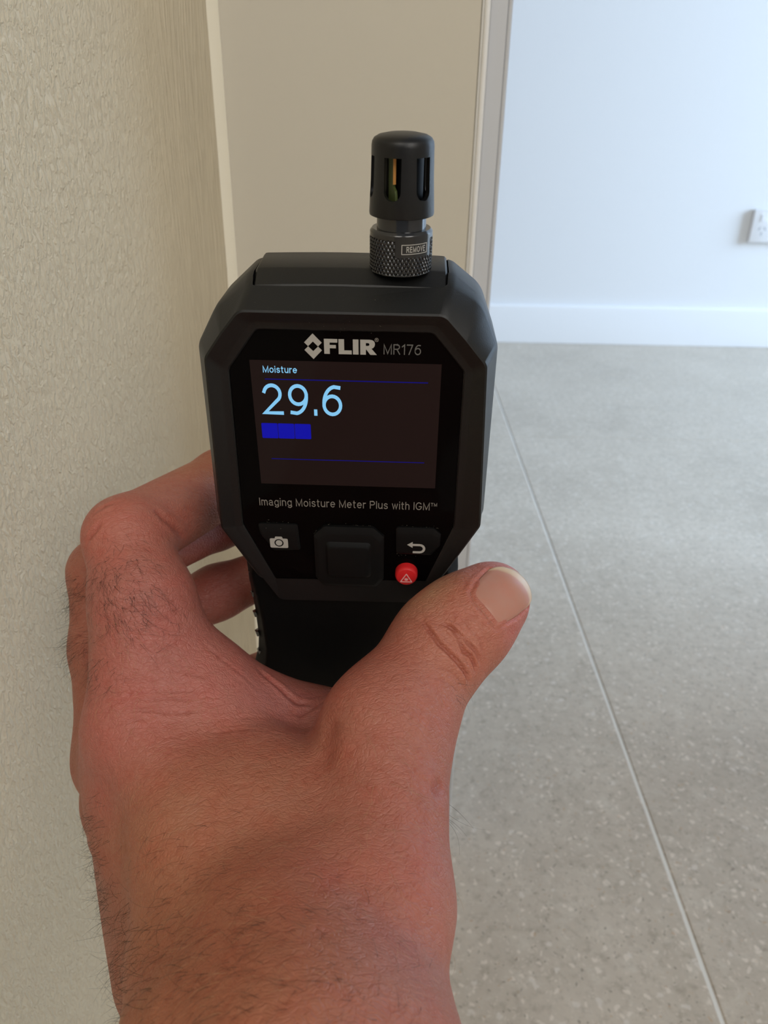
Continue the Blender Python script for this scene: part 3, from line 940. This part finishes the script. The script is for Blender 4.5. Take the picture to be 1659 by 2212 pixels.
CREASES = [
    (0.85, 0.60, [(0.00770, 0.15878, 0.38787), (0.00978, 0.15487, 0.38684), (0.01222, 0.15193, 0.38505), (0.01541, 0.15027, 0.38279), (0.01773, 0.14958, 0.38034), (0.01941, 0.14937, 0.37760), (0.02028, 0.14927, 0.37501)]),
    (0.70, 0.52, [(0.01227, 0.15667, 0.38821), (0.01522, 0.15554, 0.38753), (0.01711, 0.15389, 0.38575), (0.01844, 0.15198, 0.38288), (0.02045, 0.15210, 0.38123), (0.02167, 0.15168, 0.37848), (0.02202, 0.15150, 0.37668)]),
    (0.60, 0.48, [(0.01357, 0.15662, 0.38829), (0.01628, 0.15534, 0.38727), (0.01904, 0.15361, 0.38472), (0.02077, 0.15338, 0.38319), (0.02208, 0.15305, 0.38112), (0.02293, 0.15284, 0.37894)]),
    (0.30, 0.42, [(0.01798, 0.15750, 0.38909), (0.02073, 0.15563, 0.38661), (0.02298, 0.15482, 0.38393), (0.02407, 0.15438, 0.38149)]),
    (0.15, 0.45, [(0.01658, 0.15906, 0.39027), (0.01953, 0.15684, 0.38831), (0.02257, 0.15557, 0.38569), (0.02450, 0.15525, 0.38335)]),
    (0.20, 0.50, [(0.00533, 0.15483, 0.38542), (0.00708, 0.15159, 0.38456), (0.00823, 0.14983, 0.38378)]),
    (0.20, 0.50, [(0.01172, 0.14721, 0.38161), (0.01409, 0.14772, 0.38084), (0.01714, 0.14782, 0.37836), (0.01847, 0.14760, 0.37561)]),
    (0.15, 0.50, [(0.00992, 0.14442, 0.38093), (0.01347, 0.14501, 0.37911), (0.01654, 0.14517, 0.37583)]),
    (0.50, 0.80, [(-0.08265, 0.17248, 0.40062), (-0.08042, 0.17281, 0.40348), (-0.07857, 0.17374, 0.40543)]),
    (0.25, 0.60, [(-0.08216, 0.17774, 0.40636), (-0.07900, 0.17854, 0.40815), (-0.07615, 0.17984, 0.40899)]),
    (0.50, 1.10, [(-0.06683, 0.18216, 0.40578), (-0.06441, 0.18243, 0.40294), (-0.06222, 0.18419, 0.39895), (-0.06126, 0.18717, 0.39446)]),
    (0.60, 0.90, [(-0.03695, 0.16300, 0.36633), (-0.03102, 0.16151, 0.36152), (-0.02597, 0.15869, 0.35866), (-0.01953, 0.15871, 0.35853)]),
    (0.50, 0.80, [(-0.01946, 0.15804, 0.35862), (-0.02332, 0.15573, 0.35791), (-0.02487, 0.15381, 0.35796)]),
    (0.50, 3.00, [(-0.01339, 0.13741, 0.37385), (-0.01423, 0.13319, 0.36967), (-0.01513, 0.12775, 0.36619)]),
    (0.22, 0.50, [(-0.07449, 0.14730, 0.37307), (-0.06731, 0.14641, 0.37526), (-0.06058, 0.14745, 0.37491)]),
    (0.25, 0.50, [(-0.07459, 0.14556, 0.37076), (-0.06581, 0.14430, 0.37261), (-0.05809, 0.14590, 0.37224), (-0.04937, 0.14852, 0.37104)]),
    (0.25, 0.50, [(-0.07383, 0.14382, 0.36927), (-0.06451, 0.14346, 0.37158), (-0.05682, 0.14509, 0.37101), (-0.04791, 0.14672, 0.36928)]),
    (0.28, 0.50, [(-0.07242, 0.14149, 0.36760), (-0.06308, 0.14195, 0.36994), (-0.05524, 0.14257, 0.36843), (-0.04644, 0.14483, 0.36746)]),
    (0.18, 0.50, [(-0.07263, 0.14252, 0.36864), (-0.06799, 0.14319, 0.37124), (-0.06466, 0.14436, 0.37259)]),
    (0.18, 0.50, [(-0.06965, 0.13916, 0.36650), (-0.06382, 0.13992, 0.36828), (-0.05936, 0.14057, 0.36829)]),
    (0.12, 0.50, [(-0.06080, 0.14905, 0.37703), (-0.05329, 0.15115, 0.37451), (-0.04528, 0.15187, 0.37143)]),
    (0.12, 0.50, [(-0.04713, 0.14216, 0.36602), (-0.03627, 0.14649, 0.36396), (-0.02508, 0.15154, 0.35807)]),
    (0.12, 0.50, [(-0.04765, 0.13908, 0.36505), (-0.03657, 0.14185, 0.36436), (-0.02583, 0.14072, 0.36348)]),
    (0.15, 0.50, [(-0.05136, 0.15977, 0.37879), (-0.04268, 0.15715, 0.37183), (-0.03540, 0.15589, 0.36519)]),
    (0.60, 2.00, [(0.01265, 0.12529, 0.36539), (0.01026, 0.12025, 0.36638)]),
]
TONES = [
    ((-0.06267, 0.13996, 0.36828), 0.0110, (0.465, 0.149, 0.122)),
    ((-0.07893, 0.14072, 0.35680), 0.0090, (0.456, 0.153, 0.122)),
    ((-0.06017, 0.15892, 0.39097), 0.0150, (0.408, 0.145, 0.118)),
    ((-0.07699, 0.17366, 0.40579), 0.0090, (0.475, 0.153, 0.109)),
    ((-0.06946, 0.19074, 0.40747), 0.0100, (0.399, 0.145, 0.101)),
    ((-0.03790, 0.15669, 0.36764), 0.0140, (0.437, 0.153, 0.130)),
    ((-0.02508, 0.15154, 0.35807), 0.0090, (0.437, 0.162, 0.134)),
    ((-0.03010, 0.12523, 0.36530), 0.0130, (0.380, 0.162, 0.097)),
    ((-0.04320, 0.11598, 0.36323), 0.0140, (0.418, 0.170, 0.097)),
    ((-0.03945, 0.08603, 0.36079), 0.0220, (0.399, 0.153, 0.071)),
    ((-0.01844, 0.07946, 0.37363), 0.0200, (0.380, 0.136, 0.071)),
    ((-0.01288, 0.10398, 0.36613), 0.0160, (0.380, 0.128, 0.084)),
    ((0.00343, 0.11187, 0.36705), 0.0140, (0.380, 0.132, 0.101)),
    ((0.00625, 0.08832, 0.36086), 0.0150, (0.408, 0.145, 0.105)),
    ((0.01334, 0.09893, 0.35531), 0.0070, (0.475, 0.212, 0.160)),
    ((-0.00100, 0.12634, 0.37399), 0.0120, (0.408, 0.145, 0.097)),
    ((0.00970, 0.16856, 0.39026), 0.0050, (0.494, 0.289, 0.160)),
    ((0.02686, 0.17490, 0.39462), 0.0050, (0.522, 0.170, 0.143)),
    ((0.03707, 0.17633, 0.38982), 0.0040, (0.551, 0.187, 0.168)),
    ((0.03404, 0.16406, 0.38358), 0.0050, (0.522, 0.170, 0.143)),
    ((0.01835, 0.15808, 0.38956), 0.0090, (0.456, 0.162, 0.105)),
    ((0.00647, 0.14589, 0.38251), 0.0110, (0.427, 0.145, 0.101)),
    ((0.01590, 0.14940, 0.38146), 0.0070, (0.446, 0.178, 0.109)),
    ((-0.05909, 0.21116, 0.40602), 0.0090, (0.475, 0.162, 0.076)),  # warm orange painted in for light glowing through the index finger
    ((-0.06011, 0.22078, 0.37764), 0.0080, (0.380, 0.111, 0.084)),
    ((-0.06277, 0.21062, 0.35789), 0.0080, (0.380, 0.111, 0.084)),
]
NAIL_BASE = [(0.02035, 0.16360, 0.39295), (0.02110, 0.16145, 0.39180), (0.02357, 0.15943, 0.38993), (0.02555, 0.15834, 0.38771), (0.02724, 0.15787, 0.38547)]
NAIL_LEFT = [(0.02035, 0.16360, 0.39295), (0.02233, 0.16767, 0.39399), (0.02489, 0.17151, 0.39443), (0.02642, 0.17312, 0.39466)]
NAIL_RIGHT = [(0.02724, 0.15787, 0.38547), (0.03072, 0.16107, 0.38591), (0.03393, 0.16467, 0.38556), (0.03688, 0.16873, 0.38555)]
NAIL_TIP = [(0.02642, 0.17312, 0.39466), (0.02971, 0.17415, 0.39442), (0.03300, 0.17432, 0.39322), (0.03583, 0.17391, 0.39101), (0.03756, 0.17346, 0.38832), (0.03817, 0.17260, 0.38616), (0.03688, 0.16873, 0.38555)]
HAIRS = [
    ((-0.09405, 0.18228, 0.37585), 0.0040, 90, 0.0055, (-0.63314, -0.36046, -0.68498), 1.00, 0),
    ((-0.09134, 0.17096, 0.36586), 0.0040, 90, 0.0060, (-0.56236, -0.38371, -0.73247), 1.00, 0),
    ((-0.07285, 0.16125, 0.39620), 0.0060, 170, 0.0050, (0.53399, -0.37896, -0.75581), 0.35, 0),
    ((-0.06586, 0.15566, 0.39016), 0.0060, 130, 0.0045, (0.63183, -0.34568, -0.69375), 0.30, 0),
    ((-0.07571, 0.15037, 0.37623), 0.0050, 60, 0.0040, (-0.62233, -0.36431, -0.69281), 0.60, 0),
    ((-0.07472, 0.12972, 0.33921), 0.0050, 60, 0.0055, (-0.91963, -0.19006, -0.34375), 0.80, 0),
    ((-0.07214, 0.12300, 0.32516), 0.0060, 80, 0.0065, (-0.88385, -0.22383, -0.41074), 0.85, 0),
    ((-0.06135, 0.10804, 0.33161), 0.0060, 60, 0.0075, (-0.86270, -0.24088, -0.44466), 0.85, 0),
    ((-0.05145, 0.08801, 0.34648), 0.0070, 65, 0.0080, (-0.97573, -0.11141, -0.18850), 0.85, 0),
    ((-0.03639, 0.08240, 0.36398), 0.0130, 120, 0.0060, (-0.85655, -0.24553, -0.45391), 0.30, 0),
    ((-0.02057, 0.07341, 0.37442), 0.0150, 120, 0.0055, (-0.75326, -0.30888, -0.58068), 0.22, 0),
    ((-0.04752, 0.10230, 0.35517), 0.0120, 80, 0.0050, (-0.85655, -0.24553, -0.45391), 0.22, 0),
    ((-0.00524, 0.07399, 0.37295), 0.0140, 60, 0.0045, (0.53541, 0.39145, 0.74840), 0.20, 0),
    ((-0.00187, 0.12086, 0.37104), 0.0120, 45, 0.0070, (0.50553, -0.38720, -0.77105), 0.30, 1),
    ((-0.00797, 0.11822, 0.36792), 0.0100, 25, 0.0060, (0.85986, -0.22229, -0.45960), 0.30, 1),
    ((-0.05683, 0.13017, 0.36361), 0.0140, 80, 0.0050, (-0.56236, -0.38371, -0.73247), 0.25, 1),
    ((-0.06403, 0.14799, 0.37704), 0.0100, 80, 0.0050, (0.39256, -0.41451, -0.82102), 0.30, 1),
    ((-0.03041, 0.08752, 0.36729), 0.0180, 110, 0.0060, (-0.75326, -0.30888, -0.58068), 0.30, 1),
    ((0.00439, 0.11950, 0.36988), 0.0080, 18, 0.0080, (0.33788, -0.42496, -0.83979), 0.35, 1),
    ((0.00448, 0.09344, 0.36152), 0.0090, 10, 0.0080, (0.18059, -0.44617, -0.87654), 0.30, 1),
    ((0.01785, 0.14621, 0.37453), 0.0025, 8, 0.0060, (0.61814, -0.35085, -0.70343), 1.00, 0),
    ((0.01504, 0.12102, 0.35664), 0.0030, 5, 0.0080, (0.51588, -0.38427, -0.76564), 1.00, 0),
]

class Field:
    """signed distance grid filled with smoothly joined round cones (metres)"""

    def __init__(self, lo, hi, h):
        self.lo, self.h = np.array(lo, np.float32), h
        self.n = tuple(int(math.ceil((b - a) / h)) + 1 for a, b in zip(lo, hi))
        self.ax = [self.lo[i] + h * np.arange(self.n[i], dtype=np.float32) for i in range(3)]

    def empty(self):
        return np.full(self.n, 0.05, np.float32)

    def window(self, pts, m):
        sl = []
        for i in range(3):
            a = min(p[i] for p in pts) - m
            b = max(p[i] for p in pts) + m
            sl.append(slice(max(0, int((a - self.lo[i]) / self.h)), min(self.n[i], int((b - self.lo[i]) / self.h) + 2)))
        return tuple(sl)

    def cone(self, D, p, q, k):
        """join the round cone p-q (x, y, z, radius) to D with blend width k"""
        m = max(p[3], q[3]) + 2 * k + 0.004
        sl = self.window((p, q), m)
        X, Y, Z = np.meshgrid(*[self.ax[i][sl[i]] for i in range(3)], indexing='ij', sparse=True)
        d = [np.float32(q[i] - p[i]) for i in range(3)]
        L = float(d[0] ** 2 + d[1] ** 2 + d[2] ** 2) + 1e-12
        px, py, pz = X - np.float32(p[0]), Y - np.float32(p[1]), Z - np.float32(p[2])
        t = np.clip((px * d[0] + py * d[1] + pz * d[2]) / np.float32(L), 0, 1)
        s = np.sqrt((px - t * d[0]) ** 2 + (py - t * d[1]) ** 2 + (pz - t * d[2]) ** 2) - (np.float32(p[3]) + t * np.float32(q[3] - p[3]))
        D[sl] = smin(D[sl], s, k)


def smin(a, b, k):
    hh = np.maximum(k - np.abs(a - b), 0) / k
    return np.minimum(a, b) - hh * hh * np.float32(k * 0.25)


def surface_nets(D, lo, h):
    """closed quad mesh of the zero level"""
    nx, ny, nz = D.shape
    neg = D < 0
    cnt = np.zeros((nx - 1, ny - 1, nz - 1), np.int8)
    for i in (0, 1):
        for j in (0, 1):
            for k in (0, 1):
                cnt += neg[i:nx - 1 + i, j:ny - 1 + j, k:nz - 1 + k]
    act = (cnt > 0) & (cnt < 8)
    del cnt
    ix, iy, iz = np.nonzero(act)
    n = len(ix)
    idx = np.full(act.shape, -1, np.int32)
    idx[ix, iy, iz] = np.arange(n)
    del act
    V = np.zeros((n, 3), np.float64)
    W = np.zeros(n)
    corner = [(i, j, k) for i in (0, 1) for j in (0, 1) for k in (0, 1)]
    val = {cc: D[ix + cc[0], iy + cc[1], iz + cc[2]].astype(np.float64) for cc in corner}
    for a in corner:
        for axis in range(3):
            if a[axis]:
                continue
            b = list(a)
            b[axis] = 1
            b = tuple(b)
            va, vb = val[a], val[b]
            hit = (va < 0) != (vb < 0)
            t = np.where(hit, va / np.where(hit, va - vb, 1), 0)
            P = np.zeros((n, 3))
            for i in range(3):
                P[:, i] = a[i] + (t if i == axis else 0)
            V += P * hit[:, None]
            W += hit
    V = V / W[:, None] + np.stack([ix, iy, iz], 1)
    V = V * h + np.asarray(lo, np.float64)
    quads = []
    for axis in range(3):
        sa = [slice(None)] * 3
        sb = [slice(None)] * 3
        sa[axis] = slice(0, -1)
        sb[axis] = slice(1, None)
        A, B = neg[tuple(sa)], neg[tuple(sb)]
        e = np.argwhere(A != B)
        u, v = [(1, 2), (2, 0), (0, 1)][axis]
        ok = (e[:, u] > 0) & (e[:, v] > 0) & (e[:, u] < D.shape[u] - 1) & (e[:, v] < D.shape[v] - 1)
        e = e[ok]
        q = []
        for du, dv in ((-1, -1), (0, -1), (0, 0), (-1, 0)):
            f = e.copy()
            f[:, u] += du
            f[:, v] += dv
            q.append(idx[f[:, 0], f[:, 1], f[:, 2]])
        q = np.stack(q, 1)
        flip = ~A[e[:, 0], e[:, 1], e[:, 2]]
        q[flip] = q[flip][:, ::-1]
        quads.append(q)
    return V, np.concatenate(quads)


def refine(V, Q):
    """split every quad in four and round the result off with one averaging pass"""
    nv, nq = len(V), len(Q)
    E = np.concatenate([Q[:, [i, (i + 1) % 4]] for i in range(4)])
    E.sort(axis=1)
    key = E[:, 0].astype(np.int64) * nv + E[:, 1]
    uk, inv = np.unique(key, return_inverse=True)
    e0, e1 = uk // nv, uk % nv
    inv = inv.reshape(4, nq).T
    P = np.concatenate([V, (V[e0] + V[e1]) / 2, V[Q].mean(1)])
    fc = nv + len(uk) + np.arange(nq)
    N = np.concatenate([np.stack([Q[:, i], nv + inv[:, i], fc, nv + inv[:, i - 1]], 1) for i in range(4)])
    for _ in range(2):
        acc = np.zeros_like(P)
        cnt = np.zeros(len(P))
        c = P[N].mean(1)
        for i in range(4):
            for ax in range(3):
                acc[:, ax] += np.bincount(N[:, i], c[:, ax], len(P))
            cnt += np.bincount(N[:, i], minlength=len(P))
        P = P * 0.25 + (acc / cnt[:, None]) * 0.75
    return P, N

def build_field(H, F):
    B = F.empty()
    for ch in H['body'] + H['forearm']:
        for a, b in zip(ch[:-1], ch[1:]):
            F.cone(B, a, b, 0.011)
    for ch in H['thumb']:
        for a, b in zip(ch[:-1], ch[1:]):
            F.cone(B, a, b, 0.007)
    for ch in H.get('bumps', []):
        for a, b in zip(ch[:-1], ch[1:]):
            F.cone(B, a, b, 0.006)
    G = F.empty()
    for f in ('index', 'middle', 'ring', 'little'):
        pts = [p for ch in H[f] for p in ch]
        sl = F.window(pts, 0.03)
        sub = Field.__new__(Field)
        sub.h = F.h
        sub.ax = [F.ax[i][sl[i]] for i in range(3)]
        sub.lo = np.array([a[0] for a in sub.ax], np.float32)
        sub.n = tuple(len(a) for a in sub.ax)
        T = sub.empty()
        for ch in H[f]:
            for a, b in zip(ch[:-1], ch[1:]):
                sub.cone(T, a, b, 0.004)
        G[sl] = np.minimum(G[sl], T)
    for i in range(B.shape[0]):
        B[i] = smin(B[i], G[i], np.float32(0.007))
    return B


FL = Field((-0.118, -0.098, 0.255), (0.05, 0.24, 0.418), 0.00085)
DIST = build_field(HAND, FL)
HV, HQ = surface_nets(DIST, FL.lo, FL.h)
del DIST
HV, HQ = refine(HV, HQ)
hand_me = bpy.data.meshes.new('hand')
hand_me.vertices.add(len(HV))
hand_me.vertices.foreach_set('co', HV.ravel())
hand_me.loops.add(HQ.size)
hand_me.loops.foreach_set('vertex_index', HQ.ravel().astype(np.int32))
hand_me.polygons.add(len(HQ))
hand_me.polygons.foreach_set('loop_start', np.arange(0, HQ.size, 4, dtype=np.int32))
hand_me.polygons.foreach_set('loop_total', np.full(len(HQ), 4, np.int32))
hand_me.update(calc_edges=True)
# one refinement step, then fold lines, wrinkles and skin tone with a painted finger glow on the fine mesh
hand = bpy.data.objects.new('hand', hand_me)
COL.objects.link(hand)
nv = len(hand_me.vertices)
co = np.empty(nv * 3, np.float32)
hand_me.vertices.foreach_get('co', co)
co = co.reshape(-1, 3)
no = np.empty(nv * 3, np.float32)
hand_me.vertex_normals.foreach_get('vector', no)
no = no.reshape(-1, 3)


def seg_dist(P, a, b):
    d = b - a
    t = np.clip(((P - a) @ d) / max(1e-12, float(d @ d)), 0, 1)
    return np.linalg.norm(P - (a + t[:, None] * d), axis=1), t


push = np.zeros(nv, np.float32)
for depth, half, line in CREASES:
    L = np.array(line, np.float32)
    lo, hi = L.min(0) - half * 0.005, L.max(0) + half * 0.005
    near = np.nonzero(np.all((co > lo) & (co < hi), axis=1))[0]
    if not len(near):
        continue
    P = co[near]
    best = np.full(len(near), 1.0, np.float32)
    along = np.zeros(len(near), np.float32)
    m = len(L) - 1
    for i in range(m):
        d, t = seg_dist(P, L[i], L[i + 1])
        s = d < best
        best[s] = d[s]
        along[s] = (i + t[s]) / m
    x = best * 1000 / half
    fade = np.clip(np.minimum(along, 1 - along) * 5 + 0.15, 0, 1)
    # groove with a soft raised lip on both sides
    push[near] += fade * depth * (-np.exp(-x * x) + 0.45 * np.exp(-(x - 2.0) ** 2 / 0.9)) * 0.001
NAIL_RIM = NAIL_LEFT[::-1] + NAIL_BASE[1:] + NAIL_RIGHT[1:]
L = np.array(NAIL_RIM, np.float32)
near = np.nonzero(np.all((co > L.min(0) - 0.006) & (co < L.max(0) + 0.006), axis=1))[0]
best = np.full(len(near), 1.0, np.float32)
for i in range(len(L) - 1):
    best = np.minimum(best, seg_dist(co[near], L[i], L[i + 1])[0])
nail_c = np.array(NAIL_BASE + NAIL_TIP).mean(0)
x = best * 1000
push[near] += (-0.22 * np.exp(-(x / 0.45) ** 2) + 0.24 * np.exp(-((x - 1.1) / 0.75) ** 2) * (np.linalg.norm(co[near] - nail_c, axis=1) > 0.0075)) * 0.001
co_flat = co
co = co + no * push[:, None]
hand_me.vertices.foreach_set('co', co.ravel())
hand_me.update()

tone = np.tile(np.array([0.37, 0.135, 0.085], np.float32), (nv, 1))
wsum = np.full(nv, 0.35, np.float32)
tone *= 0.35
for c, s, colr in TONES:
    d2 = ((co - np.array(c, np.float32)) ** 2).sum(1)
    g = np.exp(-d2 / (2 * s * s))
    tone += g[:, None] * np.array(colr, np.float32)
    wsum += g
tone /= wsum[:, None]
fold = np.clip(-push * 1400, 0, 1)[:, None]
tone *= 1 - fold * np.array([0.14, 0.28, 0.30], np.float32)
att = hand_me.attributes.new('skin_tone_glow', 'FLOAT_COLOR', 'POINT')
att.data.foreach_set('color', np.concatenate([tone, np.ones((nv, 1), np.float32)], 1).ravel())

M_skin = Mat('skin', rough=0.46, spec=0.42)
_at = M_skin.n('ShaderNodeAttribute', attribute_name='skin_tone_glow').outputs['Color']
_v = M_skin.coord((1, 1, 1))
_warp = M_skin.n('ShaderNodeVectorMath', {0: _v, 1: M_skin.n('ShaderNodeVectorMath', {0: M_skin.n('ShaderNodeTexNoise', {'Vector': _v, 'Scale': 160.0, 'Detail': 2.0}).outputs['Color'], 1: (0.0045, 0.0045, 0.0045)}, operation='MULTIPLY').outputs[0]}, operation='ADD').outputs[0]
_map = M_skin.n('ShaderNodeMapping', {'Vector': _warp, 'Rotation': (0.3, 0.2, 0.5), 'Scale': (0.75, 1.5, 1.5)}).outputs[0]
_cell = M_skin.voronoi(_map, 560, 'DISTANCE_TO_EDGE')
_cell2 = M_skin.voronoi(_map, 1250, 'DISTANCE_TO_EDGE')
_pore = M_skin.noise(_v, 1500, 3, 0.6)
_und = M_skin.noise(_v, 230, 2, 0.5)
_h = M_skin.math('ADD', M_skin.math('MULTIPLY', M_skin.rng(_cell, 0.0, 0.16), 0.55), M_skin.math('MULTIPLY', M_skin.rng(_cell2, 0.0, 0.2), 0.3))
_h = M_skin.math('ADD', _h, M_skin.math('MULTIPLY', _pore, 0.35))
_h = M_skin.math('ADD', _h, M_skin.math('MULTIPLY', _und, 0.9))
_rot = M_skin.n('ShaderNodeMapping', {'Vector': _warp, 'Rotation': (0.0, 0.0, -0.45)}).outputs[0]
_lin = M_skin.n('ShaderNodeMapping', {'Vector': _rot, 'Scale': (0.16, 1.0, 0.7)}).outputs[0]
_wr = M_skin.rng(M_skin.noise(_lin, 780, 2, 0.55), 0.36, 0.6)
_h = M_skin.math('ADD', _h, M_skin.math('MULTIPLY', _wr, 0.36))
M_skin.bump(_h, 0.46, 0.00040)
_mot = M_skin.noise(_v, 95, 4, 0.65, 0.4)
_mot2 = M_skin.noise(_v, 420, 3, 0.6)
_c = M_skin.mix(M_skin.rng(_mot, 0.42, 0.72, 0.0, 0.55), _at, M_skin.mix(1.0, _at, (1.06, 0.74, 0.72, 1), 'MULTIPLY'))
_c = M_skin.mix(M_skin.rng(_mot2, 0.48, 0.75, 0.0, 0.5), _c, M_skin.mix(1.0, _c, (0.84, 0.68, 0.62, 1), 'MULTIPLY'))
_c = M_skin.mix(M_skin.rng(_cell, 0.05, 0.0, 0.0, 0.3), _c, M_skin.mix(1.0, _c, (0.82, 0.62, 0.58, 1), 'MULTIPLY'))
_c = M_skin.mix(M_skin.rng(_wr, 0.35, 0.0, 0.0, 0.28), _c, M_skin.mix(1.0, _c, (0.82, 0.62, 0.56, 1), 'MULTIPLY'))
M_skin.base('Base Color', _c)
M_skin.base('Roughness', M_skin.rng(_pore, 0.3, 0.7, 0.36, 0.54))
M_skin.base('Subsurface Weight', 0.18)
M_skin.base('Subsurface Radius', (1.0, 0.32, 0.16))
M_skin.base('Subsurface Scale', 0.004)
hand_me.polygons.foreach_set('use_smooth', [True] * len(hand_me.polygons))
hand_me.materials.clear()
hand_me.materials.append(M_skin.m)
tag(hand, 'bare left hand and hairy wrist gripping the black meter by its handle', 'hand')

# ------------------------------------------------------------------ thumbnail
from mathutils.bvhtree import BVHTree
loopv = np.empty(len(hand_me.loops), np.int32)
hand_me.loops.foreach_get('vertex_index', loopv)
quad = loopv.reshape(-1, 4)
close = ((co_flat - nail_c) ** 2).sum(1) < 0.022 ** 2
quad = quad[close[quad].all(1)]
used, inv = np.unique(quad, return_inverse=True)
nearest = BVHTree.FromPolygons(co_flat[used].tolist(), inv.reshape(-1, 4).tolist())


def along_line(line, t):
    P = [Vector(p) for p in line]
    ls = [(P[i + 1] - P[i]).length for i in range(len(P) - 1)]
    s = t * sum(ls)
    for i, l in enumerate(ls):
        if s <= l or i == len(ls) - 1:
            return P[i].lerp(P[i + 1], min(1, s / l))
        s -= l


NU, NVV = 28, 28
nvs, nfs, ntone = [], [], []
e00, e10, e01, e11 = Vector(NAIL_BASE[0]), Vector(NAIL_BASE[-1]), Vector(NAIL_TIP[0]), Vector(NAIL_TIP[-1])
for iv in range(NVV + 1):
    v = iv / NVV
    for iu in range(NU + 1):
        u = iu / NU
        p = along_line(NAIL_BASE, u) * (1 - v) + along_line(NAIL_TIP, u) * v + along_line(NAIL_LEFT, v) * (1 - u) + along_line(NAIL_RIGHT, v) * u
        p -= e00 * (1 - u) * (1 - v) + e10 * u * (1 - v) + e01 * (1 - u) * v + e11 * u * v
        q, nn, _, _ = nearest.find_nearest(p)
        arch = 1 - (2 * u - 1) ** 2
        edge = min(1, min(u, 1 - u, v) * 9)
        lift = 0.00012 + 0.00030 * arch * min(1, v * 3 + 0.2) - 0.0003 * (1 - edge) + (0.00025 if v > 0.82 else 0) * (v - 0.82) / 0.18
        q = q + nn * lift
        nvs.append(q)
        tipv = v + 0.05 * math.cos((u - .5) * 3.1)
        k = min(1, max(0, (tipv - 0.86) / 0.05))
        ntone.append(tuple(a * (1 - k) + b * k for a, b in zip((0.46, 0.215, 0.155), (0.60, 0.44, 0.29))))
for iv in range(NVV):
    for iu in range(NU):
        a = iv * (NU + 1) + iu
        nfs.append((a, a + 1, a + NU + 2, a + NU + 1))
M_nail = Mat('fingernail', rough=0.3, spec=0.45)
_at = M_nail.n('ShaderNodeAttribute', attribute_name='nail_tone').outputs['Color']
M_nail.base('Base Color', M_nail.mix(M_nail.rng(M_nail.noise(M_nail.coord(), 260, 2), 0.4, 0.7, 0, 0.35), _at, M_nail.mix(1.0, _at, (1.08, 0.82, 0.78, 1), 'MULTIPLY')))
M_nail.base('Subsurface Weight', 0.12)
M_nail.base('Subsurface Radius', (1.0, 0.35, 0.2))
M_nail.base('Subsurface Scale', 0.003)
M_nail.bump(M_nail.noise(M_nail.coord(), 700, 2), 0.08, 0.0002)
nail = obj('thumbnail', nvs, nfs, M_nail, hand, True)
at2 = nail.data.attributes.new('nail_tone', 'FLOAT_COLOR', 'POINT')
for d, c in zip(at2.data, ntone):
    d.color = (*c, 1)
so = nail.modifiers.new('thick', 'SOLIDIFY')
so.thickness = 0.0004
so.offset = -1 if sum((nail.data.polygons[400].normal.dot((nearest.find_nearest(nvs[400])[1])),)) > 0 else 1

# ------------------------------------------------------------------ hair on the fingers and wrist
rng = np.random.default_rng(11)
pools = {0: ([], []), 1: ([], [])}
for c, s, count, length, d, lift, kind in HAIRS:
    hv, hf = pools[kind]
    d2 = ((co - np.array(c, np.float32)) ** 2).sum(1)
    wgt = np.exp(-d2 / (2 * s * s))
    wgt[d2 > (2.2 * s) ** 2] = 0
    pick = rng.choice(nv, count, p=wgt / wgt.sum())
    for i in pick:
        p, n = Vector(co[i]), Vector(no[i])
        t = Vector(d) + Vector(rng.normal(0, 0.38, 3))
        t = (t - n * t.dot(n)).normalized()
        ln = length * rng.uniform(0.55, 1.25)
        lf = lift * rng.uniform(0.5, 1.3)
        curl = Vector(rng.normal(0, 0.5, 3))
        rad = 0.000038 * rng.uniform(0.7, 1.2) if kind == 0 else 0.000026
        side = n.cross(t).normalized()
        b = len(hv)
        q = p - n * 0.0002
        dirv = (t + n * (lf + 0.25)).normalized()
        ST = 6
        for k in range(ST + 1):
            r = rad * (1 - 0.8 * k / ST)
            up = dirv.cross(side).normalized()
            for a in (0, 2.094, 4.189):
                hv.append(q + side * (r * math.cos(a)) + up * (r * math.sin(a)))
            q = q + dirv * (ln / ST)
            dirv = (dirv - n * (0.16 * (1 - 0.6 * lf)) + curl * 0.22 + t * 0.06).normalized()
            side = (side - dirv * side.dot(dirv)).normalized()
        for k in range(ST):
            for a in range(3):
                o0 = b + k * 3
                hf.append((o0 + a, o0 + (a + 1) % 3, o0 + 3 + (a + 1) % 3, o0 + 3 + a))
M_hair = Mat('dark_brown_hair', (0.030, 0.016, 0.008, 1), 0.4, 0.4)
M_hair2 = Mat('golden_hair', (0.50, 0.30, 0.15, 1), 0.35, 0.5)
for kind, name, mat in ((0, 'dark_hair', M_hair), (1, 'golden_hair', M_hair2)):
    h_o = obj(name, pools[kind][0], pools[kind][1], mat, hand, True)
    h_o['kind'] = 'stuff'
